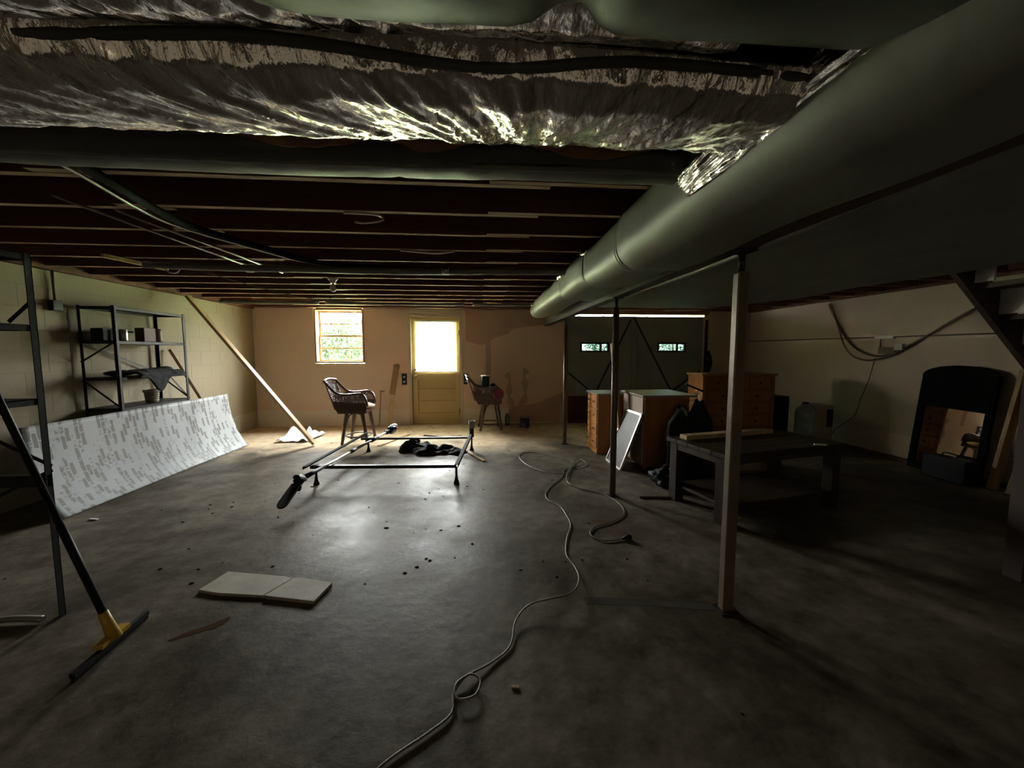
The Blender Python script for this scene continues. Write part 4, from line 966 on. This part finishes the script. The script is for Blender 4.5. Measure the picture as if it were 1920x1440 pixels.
# ------------------------------------------------------------------ chests, suits, dresser
def knob(c, axis, parent, mat=BRASS, r=0.016):
    m = MB().lathe([(0.006, 0), (0.006, 0.012), (r, 0.018), (r, 0.028), (0.0, 0.034)], n=12)
    rt = {'-x': Matrix.Rotation(-PI/2, 4, 'Y'), '-y': Matrix.Rotation(PI/2, 4, 'X')}[axis]
    rotl(m, Matrix.Translation(c) @ rt); return m.build('knob', mat, parent)
t = thing('drawer_chest', 'narrow orange wood drawer chest with brass knobs, behind the second post', 'chest', (1.8, 5.3, 0))
MB().box((1.585, 5.05, 0.05), (2.02, 5.52, 0.80)).build('carcass', ORANGE, t, bevel=0.003)
MB().box((1.57, 5.03, 0.0), (2.03, 5.53, 0.05)).build('plinth', ORANGE, t)
MB().box((1.56, 5.02, 0.80), (2.04, 5.54, 0.825)).build('chest_top', OAKTOP, t, bevel=0.004)
for i in range(4):
    z0 = 0.065+i*0.184
    d_ = MB().box((1.572, 5.07, z0), (1.586, 5.50, z0+0.172)).build('drawer', ORANGE, t, bevel=0.004)
    for y in (5.16, 5.41): knob((1.572, y, z0+0.088), '-x', d_)
t = thing('desk_cabinet', 'wide orange wood cabinet with pale left face, behind the leaning framed panel', 'cabinet', (2.1, 4.5, 0))
MB().box((1.90, 4.28, 0.03), (2.44, 4.92, 0.86)).build('carcass', ORANGE, t, bevel=0.003)
MB().box((1.882, 4.30, 0.05), (1.899, 4.90, 0.85)).build('side_door', PINKP, t, bevel=0.002)
MB().box((1.86, 4.25, 0.86), (2.52, 4.95, 0.885)).build('cabinet_top', OAKTOP, t, bevel=0.004)
for x, y in ((1.92, 4.30), (2.40, 4.30), (1.92, 4.89), (2.40, 4.89)): MB().box((x-0.02, y-0.02, 0), (x+0.02, y+0.02, 0.03)).build('foot', ORANGE, t)
# framed panel leaning on it
t = thing('framed_panel', 'grey panel in a silver frame leaning between post and cabinet', 'panel', (1.7, 4.5, 0))
p0, p1 = Vector((1.635, 4.30, 0.005)), Vector((1.865, 4.27, 0.655)); dv = Vector((-0.02, 0.44, 0))
nn = (p1-p0).cross(dv).normalized()
def quad_slab(a, b, c, d, th):
    o_ = nn*th/2; return MB().add([a-o_, b-o_, c-o_, d-o_, a+o_, b+o_, c+o_, d+o_], [(3, 2, 1, 0), (4, 5, 6, 7), (0, 1, 5, 4), (1, 2, 6, 5), (2, 3, 7, 6), (3, 0, 4, 7)])
quad_slab(p0, p1, p1+dv, p0+dv, 0.012).build('sheet', M('grey_slate_sheet', (0.10, 0.09, 0.09), 0.45, 0.0, col2=(0.07, 0.065, 0.065), scale=9), t)
for (a, b) in ((p0, p1), (p0+dv, p1+dv), (p0, p0+dv), (p1, p1+dv)): MB().bar(a, b, 0.026, 0.026, up=tuple(nn)).build('frame_rail', STEEL, t)
# plank behind second post
tag(MB().bar((1.78, 4.66, 0.005), (1.73, 4.93, 1.50), 0.04, 0.09, up=(0, 1, 0)).build('leaning_plank', OLDWOOD), 'brown plank standing on end behind the second post', 'plank')

t = thing('black_suit', 'black suit jackets on hangers draped between cabinet and tall dresser', 'clothes', (2.55, 4.2, 0))
def suit(cx, cy, seed, w_, top):
    def fn(u, v):
        a = 2*PI*u; z = top*(1-v)+0.01
        k = min(1.0, 0.28+2.6*v) if v < 0.28 else 1.0+0.10*(v-0.28)
        wx = w_*k; wy = 0.10*(0.6+0.6*v)
        f = 1+0.10*math.sin(a*7+seed+v*2)*v+0.08*noise.noise(Vector((u*6, v*4, seed)))
        zz = z-0.05*abs(math.cos(a))*max(0, 1-v*4)
        return Vector((cx+wx*math.cos(a)*f, cy+wy*math.sin(a)*f, max(0.005, zz)))
    return MB().grid(56, 26, fn, True, True)
suit(2.21, 4.03, 1, 0.155, 0.80).build('jacket', BLACKC, t); suit(2.42, 4.05, 4, 0.15, 0.86).build('jacket', BLACKC, t)
lp = MB().add([(2.155, 3.955, 0.79), (2.20, 3.93, 0.72), (2.215, 3.925, 0.69), (2.225, 3.94, 0.75), (2.19, 3.96, 0.79)], [(0, 1, 2, 3, 4)]); lp.build('lapel', M('grey_lining', (0.25, 0.24, 0.24), 0.6), t, solid=0.004)
MB().tube(spline([(2.30, 4.04, 0.78), (2.32, 4.04, 0.84), (2.39, 4.04, 0.87), (2.40, 4.04, 0.92), (2.34, 4.04, 0.93)]), 0.005, 6).build('hanger_hook', STEEL, t)
MB().tube(spline([(2.42, 4.06, 0.84), (2.43, 4.06, 0.95), (2.38, 4.06, 0.98), (2.33, 4.06, 0.97)]), 0.004, 6).build('hanger_hook', STEEL, t)
MB().bar((2.26, 4.06, 1.03), (2.46, 4.06, 0.95), 0.018, 0.02).build('hanger', BLACK, t)

t = thing('tall_dresser', 'tall orange wood dresser with small top drawers over wide ones', 'dresser', (3.85, 5.6, 0))
X0, X1, Yf, Yb, Hh = 3.27, 4.40, 5.40, 5.80, 1.065
MB().box((X0, Yf+0.012, 0.06), (X1, Yb, Hh-0.03)).build('carcass', ORANGE, t, bevel=0.003)
MB().box((X0+0.01, Yf+0.02, 0), (X1-0.01, Yb-0.01, 0.06)).build('plinth', ORANGE, t)
MB().box((X0-0.03, Yf-0.03, Hh-0.03), (X1+0.03, Yb+0.01, Hh)).build('dresser_top', ORANGE, t, bevel=0.006)
MB().box((X0, Yf-0.004, 0.06), (X0+0.055, Yf+0.012, Hh-0.03)).box((X1-0.055, Yf-0.004, 0.06), (X1, Yf+0.012, Hh-0.03)).build('front_stile', ORANGE, t)
cw = (X1-X0-0.11-0.02)/3
for i in range(3):
    xa = X0+0.065+i*cw
    d_ = MB().box((xa, Yf-0.012, 0.845), (xa+cw-0.02, Yf+0.012, 1.01)).build('drawer', ORANGE, t, bevel=0.008)
    knob((xa+cw/2-0.01, Yf-0.012, 0.93), '-y', d_, DSTEEL)
for i in range(4):
    z0 = 0.085+i*0.188
    d_ = MB().box((X0+0.065, Yf-0.014, z0), (X1-0.065, Yf+0.012, z0+0.168)).build('drawer', ORANGE, t, bevel=0.010)
    for x in (X0+0.30, X1-0.30): knob((x, Yf-0.014, z0+0.084), '-y', d_, DSTEEL)
tag(MB().box((4.47, 5.55, 0), (4.78, 5.85, 0.70)).build('black_speaker', BLACK, bevel=0.006), 'plain black upright speaker cabinet right of the tall dresser', 'speaker')
# leather holster shape hanging on the door side
t = thing('umbrella', 'folded black umbrella hanging right of the garage door', 'umbrella', (4.46, 7.3, 1.3))
MB().lathe([(0.004, 0.98), (0.05, 1.02), (0.075, 1.18), (0.05, 1.32), (0.012, 1.42)], (4.49, 7.26, 0), 14).build('canopy', BLACK, t)
MB().tube(spline([(4.49, 7.26, 1.40), (4.49, 7.26, 1.58), (4.47, 7.26, 1.63), (4.44, 7.26, 1.60)]), 0.008, 6).build('handle', STEEL, t)

# beige box heater and water jug
t = thing('box_heater', 'beige upright box heater with a dark grille by the right wall', 'heater', (5.0, 5.3, 0))
MB().box((4.92, 5.22, 0.0), (5.21, 5.50, 0.60)).build('housing', M('beige_enamel', (0.42, 0.33, 0.24), 0.5), t, bevel=0.012)
MB().box((5.10, 5.212, 0.28), (5.19, 5.225, 0.54)).build('grille', BLACK, t)
for k in range(5): MB().box((5.105, 5.206, 0.31+k*0.045), (5.185, 5.213, 0.318+k*0.045)).build('slat', DSTEEL, t)
t = thing('water_jug', 'pale blue plastic water jug left of the beige heater', 'jug', (4.8, 5.25, 0))
MB().lathe([(0.10, 0.0), (0.125, 0.02), (0.125, 0.15), (0.118, 0.17), (0.125, 0.19), (0.125, 0.33), (0.118, 0.35), (0.125, 0.37), (0.125, 0.50), (0.10, 0.56), (0.04, 0.60), (0.035, 0.64)], (4.78, 5.25, 0), 24).build('bottle', M('jug_blue', (0.34, 0.42, 0.44), 0.25), t)
MB().lathe([(0.04, 0.625), (0.04, 0.65), (0.0, 0.652)], (4.78, 5.25, 0), 16).build('cap', BLUE, t)

# ------------------------------------------------------------------ dark low table and what is on it
ta = math.radians(12); T = thing('low_table', 'dark brown wooden low table with a lower shelf behind the nearest post', 'table', (1.89, 2.78, 0), ta)
TM = Matrix.Translation((1.89, 2.78, 0)) @ Matrix.Rotation(ta, 4, 'Z')
LW, DP, TH = 1.34, 0.68, 0.585
def tb(a, b, name, mat=DKWOOD, bev=0.004): return MB().box(a, b, TM).build(name, mat, T, bevel=bev)
for k in range(5): tb((0, k*DP/5+0.0015, TH-0.035), (LW, (k+1)*DP/5-0.0015, TH), 'plank', bev=0.003)
tb((0.03, 0.03, TH-0.10), (LW-0.03, 0.055, TH-0.035), 'apron'); tb((0.03, DP-0.055, TH-0.10), (LW-0.03, DP-0.03, TH-0.035), 'apron')
tb((0.03, 0.055, TH-0.10), (0.055, DP-0.055, TH-0.035), 'apron'); tb((LW-0.055, 0.055, TH-0.10), (LW-0.03, DP-0.055, TH-0.035), 'apron')
for x in (0.025, LW-0.115):
    for y in (0.025, DP-0.115): tb((x, y, 0), (x+0.09, y+0.09, TH-0.036), 'leg')
tb((0.06, 0.06, 0.13), (LW-0.06, DP-0.06, 0.155), 'shelf')
tb((0.08, 0.04, 0.09), (LW-0.08, 0.065, 0.155), 'stretcher'); tb((0.08, DP-0.065, 0.09), (LW-0.08, DP-0.04, 0.155), 'stretcher')
tag(MB().bar((1.85, 3.33, TH+0.021), (2.86, 3.55, TH+0.021), 0.09, 0.040).build('lumber_beam', LUMBER, bevel=0.004), 'pale lumber beam lying on the dark low table', 'lumber')
tag(MB().bar((2.86, 3.03, TH+0.006), (2.945, 3.0, TH+0.006), 0.02, 0.011).build('white_marker', WHITE), 'small white stick on the near right part of the dark table', 'marker')
t = thing('bag_heap', 'black bag slumped on the floor behind the dark low table', 'bag', (2.1, 3.75, 0))
MB().blob((2.00, 3.74, 0.08), (0.22, 0.13, 0.13), 30, 18, 0.35, 4, 12, flat=0.003).build('bag_body', BLACK, t)
MB().tube(spline([(1.92, 3.70, 0.19), (2.0, 3.68, 0.215), (2.08, 3.69, 0.19)]), 0.008, 6).build('handle', STEEL, t)
tag(MB().box((2.75, 3.95, 0.0), (3.25, 4.30, 0.22)).build('pale_carton', M('pale_carton', (0.38, 0.28, 0.20), 0.8), bevel=0.004), 'pale low carton on the floor behind the dark table', 'box')

# ------------------------------------------------------------------ right wall
tag(MB().tube([(5.40, 7.36, 1.60), (5.40, 2.0, 1.57)], 0.010, 8).build('wall_pipe', CABLE), 'thin straight horizontal conduit along the right wall', 'pipe')
t = thing('wall_junction', 'small metal junction fitting on the conduit of the right wall', 'outlet', (5.38, 4.7, 1.58))
MB().box((5.37, 4.62, 1.56), (5.41, 4.86, 1.60)).build('fitting', CONDUIT, t, bevel=0.004)
MB().tube([(5.40, 4.80, 1.57), (5.40, 4.80, 1.45)], 0.008, 6).build('drop_pipe', CABLE, t)
MB().box((5.37, 4.58, 1.36), (5.41, 4.80, 1.45)).build('box', CABLE, t, bevel=0.004); MB().box((5.365, 4.50, 1.41), (5.41, 4.60, 1.49)).build('plate', PORC, t, bevel=0.003)
tag(MB().tube(spline([(5.40, 5.62, 2.12), (5.40, 5.50, 1.90), (5.40, 5.30, 1.60), (5.39, 5.10, 1.42), (5.39, 4.85, 1.33), (5.39, 4.60, 1.38), (5.39, 4.30, 1.55), (5.39, 4.0, 1.75), (5.39, 3.75, 1.90), (5.39, 3.62, 1.98)]), 0.014, 8).build('hanging_cable', CABLE), 'thick drooping cable on the right wall, upper of the two loops', 'cable')
tag(MB().tube(spline([(5.37, 5.58, 2.12), (5.37, 5.42, 1.80), (5.37, 5.30, 1.50), (5.37, 5.15, 1.33), (5.37, 4.95, 1.27), (5.37, 4.75, 1.30), (5.37, 4.55, 1.38)]), 0.012, 8).build('hanging_cable', CABLE), 'drooping cable on the right wall, lower of the two loops', 'cable')
tag(MB().tube(spline([(5.40, 4.86, 1.30), (5.40, 4.92, 1.00), (5.40, 5.02, 0.70), (5.40, 5.10, 0.45), (5.40, 5.38, 0.20), (5.40, 5.45, 0.02)]), 0.006, 6).build('thin_cord', CABLE), 'thin cord trailing down the right wall to the floor', 'cable')
tag(MB().box((5.30, 3.0, 0), (5.40, 5.55, 0.03)).build('sill_plate', REDBR), 'rotted dark wood strip along the foot of the right wall', 'board')

# arched mirror leaning on the right wall
mm = thing('arched_mirror', 'black arched mirror leaning against the right wall', 'mirror', (5.23, 3.82, 0))
lean = math.atan2(0.13, 1.2)
MMt = Matrix.Translation((5.21, 3.86, 0.0)) @ Matrix.Rotation(-PI/2, 4, 'Z') @ Matrix.Rotation(-lean, 4, 'X')   # local: x along wall toward camera, y into the wall, z up
hw, hz, rise = 0.345, 1.12, 0.12
def arch(hw_, z0, z1, rise_, n=16): return [(-hw_, z0), (hw_, z0), (hw_, z1)]+[(hw_*math.cos(PI*k/n*0.5*2), z1+rise_*math.sin(PI*k/n)) for k in range(1, n)]+[(-hw_, z1)]
def prism(poly, y0_, y1_, mtx):
    n = len(poly); return MB().add([mtx @ Vector((x, y0_, z)) for x, z in poly]+[mtx @ Vector((x, y1_, z)) for x, z in poly], [tuple(range(n)), tuple(reversed(range(n, 2*n)))]+[((i+1) % n, i, n+i, n+(i+1) % n) for i in range(n)])
prism(arch(hw, 0.0, hz, rise), 0.015, 0.03, MMt).build('back_panel', MBLACK, mm)
prism([(-hw, 0.0), (-hw+0.06, 0.0), (-hw+0.06, hz), (-hw, hz)], -0.012, 0.015, MMt).build('side_frame', MBLACK, mm, bevel=0.004)
prism([(hw-0.06, 0.0), (hw, 0.0), (hw, hz), (hw-0.06, hz)], -0.012, 0.015, MMt).build('side_frame', MBLACK, mm, bevel=0.004)
prism([(-hw+0.06, 0.0), (hw-0.06, 0.0), (hw-0.06, 0.09), (-hw+0.06, 0.09)], -0.012, 0.015, MMt).build('bottom_frame', MBLACK, mm, bevel=0.004)
prism([(-hw+0.06, 0.76), (hw-0.06, 0.74)]+[(x, z) for x, z in arch(hw-0.0, 0.8, hz, rise)[2:]], -0.014, 0.014, MMt).build('arched_crest', MBLACK, mm)
prism([(-hw+0.06, 0.09), (hw-0.06, 0.09), (hw-0.06, 0.74), (-hw+0.06, 0.76)], 0.008, 0.014, MMt).build('mirror_glass', MIRROR, mm)
t = thing('black_case', 'low black case standing in front of the arched mirror', 'case', (4.98, 3.62, 0))
MB().box((4.95, 3.45, 0.0), (5.10, 3.86, 0.26)).build('case_body', BLACK, t, bevel=0.02)
MB().tube(spline([(5.02, 3.58, 0.26), (5.02, 3.60, 0.295), (5.02, 3.70, 0.295), (5.02, 3.72, 0.26)]), 0.008, 6).build('handle', BLACK, t)
tag(MB().bar((5.16, 3.38, 0.002), (5.34, 3.34, 1.20), 0.035, 0.10, up=(1, 0, 0)).build('pale_board', OLDWOOD), 'pale board leaning right of the arched mirror, nearer the mirror', 'board')
tag(MB().bar((5.14, 3.22, 0.002), (5.36, 3.18, 1.0), 0.035, 0.12, up=(1, 0, 0)).build('pale_board', OLDWOOD), 'pale board leaning right of the arched mirror, farther from the mirror', 'board')

# ------------------------------------------------------------------ stairs at the right edge
st = thing('staircase', 'open underside of a wooden staircase with white risers at the right edge', 'stairs', (4.3, 2.1, 0))
MB().bar((3.24, 2.46, 2.075), (5.26, 2.46, 0.055), 0.038, 0.17, up=(0, 0, 1)).build('stringer', STAIRW, st)
MB().bar((3.24, 1.62, 2.075), (5.26, 1.62, 0.055), 0.038, 0.17, up=(0, 0, 1)).build('stringer', STAIRW, st)
for k in range(9):
    x = 3.42+0.212*k; zt = 2.03-0.212*k
    MB().box((x, 1.60 if k else 2.34, zt-0.17), (x+0.015, 2.50, zt)).build('riser', WHITE, st)
    if zt-0.21 > 0.05: MB().box((x+0.015, 1.60, zt-0.212), (x+0.24, 2.50, zt-0.178)).build('tread', STAIRW, st)
tag(MB().box((3.225, 1.94, 0.0), (3.315, 2.03, ZJ)).build('stair_post', STAIRW, bevel=0.004), 'dark wooden post at the right edge beside the stairs', 'post')
tag(MB().box((3.50, 1.9, 1.93), (3.56, 2.33, ZJ)).build('trimmer_block', OLDWOOD), 'rough wood block beside the top stair riser', 'block')

# ------------------------------------------------------------------ crumbs of dirt on the floor
rnd = random.Random(3)
m = MB()
for (x, y) in [(-3.19, 3.34), (-1.0, 3.42), (-0.93, 3.3), (-0.6, 3.35), (-0.75, 3.0), (-0.52, 2.9), (0.55, 2.4), (0.97, 2.4), (0.14, 1.47), (0.99, 1.29), (1.0, 2.15), (-1.35, 2.5), (-2.2, 3.1), (-2.4, 3.5), (-2.3, 3.4)]+[(rnd.uniform(-3, 1.2), rnd.uniform(2.2, 7.0)) for _ in range(120)]:
    s_ = rnd.uniform(0.003, 0.009); m.blob((x, y, s_*0.3), (s_*rnd.uniform(1, 2.2), s_, s_*0.5), 7, 5, 0.4, 4, x*9)
cr = tag(m.build('dirt_crumbs', DEBRIS), 'scattered crumbs of dirt and leaves on the concrete floor', 'debris', kind='stuff')
tag(MB().bar((-3.23, 3.35, 0.006), (-3.16, 3.34, 0.006), 0.016, 0.009).build('paper_scrap', PAPER), 'small white paper scrap on the floor before the brick pattern panel', 'paper')
tag(MB().bar((0.12, 1.475, 0.004), (0.15, 1.47, 0.004), 0.014, 0.006).build('wood_chip', OLDWOOD), 'small pale wood chip on the floor right of the cord loop', 'chip')

# ------------------------------------------------------------------ outside
g = struct(MB().box((-30, YB+0.2, -0.35), (30, 60, -0.20)).build('ground', GRASS))
def tree(x, y, h, r, seed, label):
    rn = random.Random(seed); t = thing('tree', label, 'tree', (x, y, -0.2), 0, 'trees outside the window')
    MB().tube([(x, y, -0.2), (x+0.1, y, h*0.5), (x, y, h*0.8)], [0.16, 0.12, 0.05], 8).build('trunk', BARK, t)
    m = MB()
    for _ in range(2600):
        a = rn.uniform(0, 2*PI); ph = math.acos(rn.uniform(-1, 1)); k = r*rn.uniform(0.45, 1.0)*(1+0.3*math.sin(a*3+seed)*math.sin(ph*4))
        c = Vector((x+k*math.sin(ph)*math.cos(a), y+k*math.sin(ph)*math.sin(a), h*0.62+k*1.2*math.cos(ph)))
        if c.z < 0: continue
        u_ = Vector((rn.gauss(0, 1), rn.gauss(0, 1), rn.gauss(0, 1))).normalized(); v_ = u_.orthogonal().normalized(); s = rn.uniform(0.08, 0.17)
        m.add([c-u_*s, c+v_*s*0.5, c+u_*s, c-v_*s*0.5], [(0, 1, 2, 3)])
    f = m.build('foliage', LEAF, t); f['kind'] = 'stuff'
tree(-9.9, 30, 3.4, 1.6, 1, 'leafy green tree outside, right in the window view')
tree(-12.4, 33, 3.6, 1.6, 2, 'leafy tree outside at the left of the window view')
tree(-13.8, 40, 3.4, 2.2, 3, 'farther low tree outside in the middle of the window view')
tree(11.5, 34, 3.4, 2.4, 4, 'leafy tree outside the left garage door pane')
tree(18.0, 35, 3.4, 2.4, 5, 'leafy tree outside the right garage door pane')
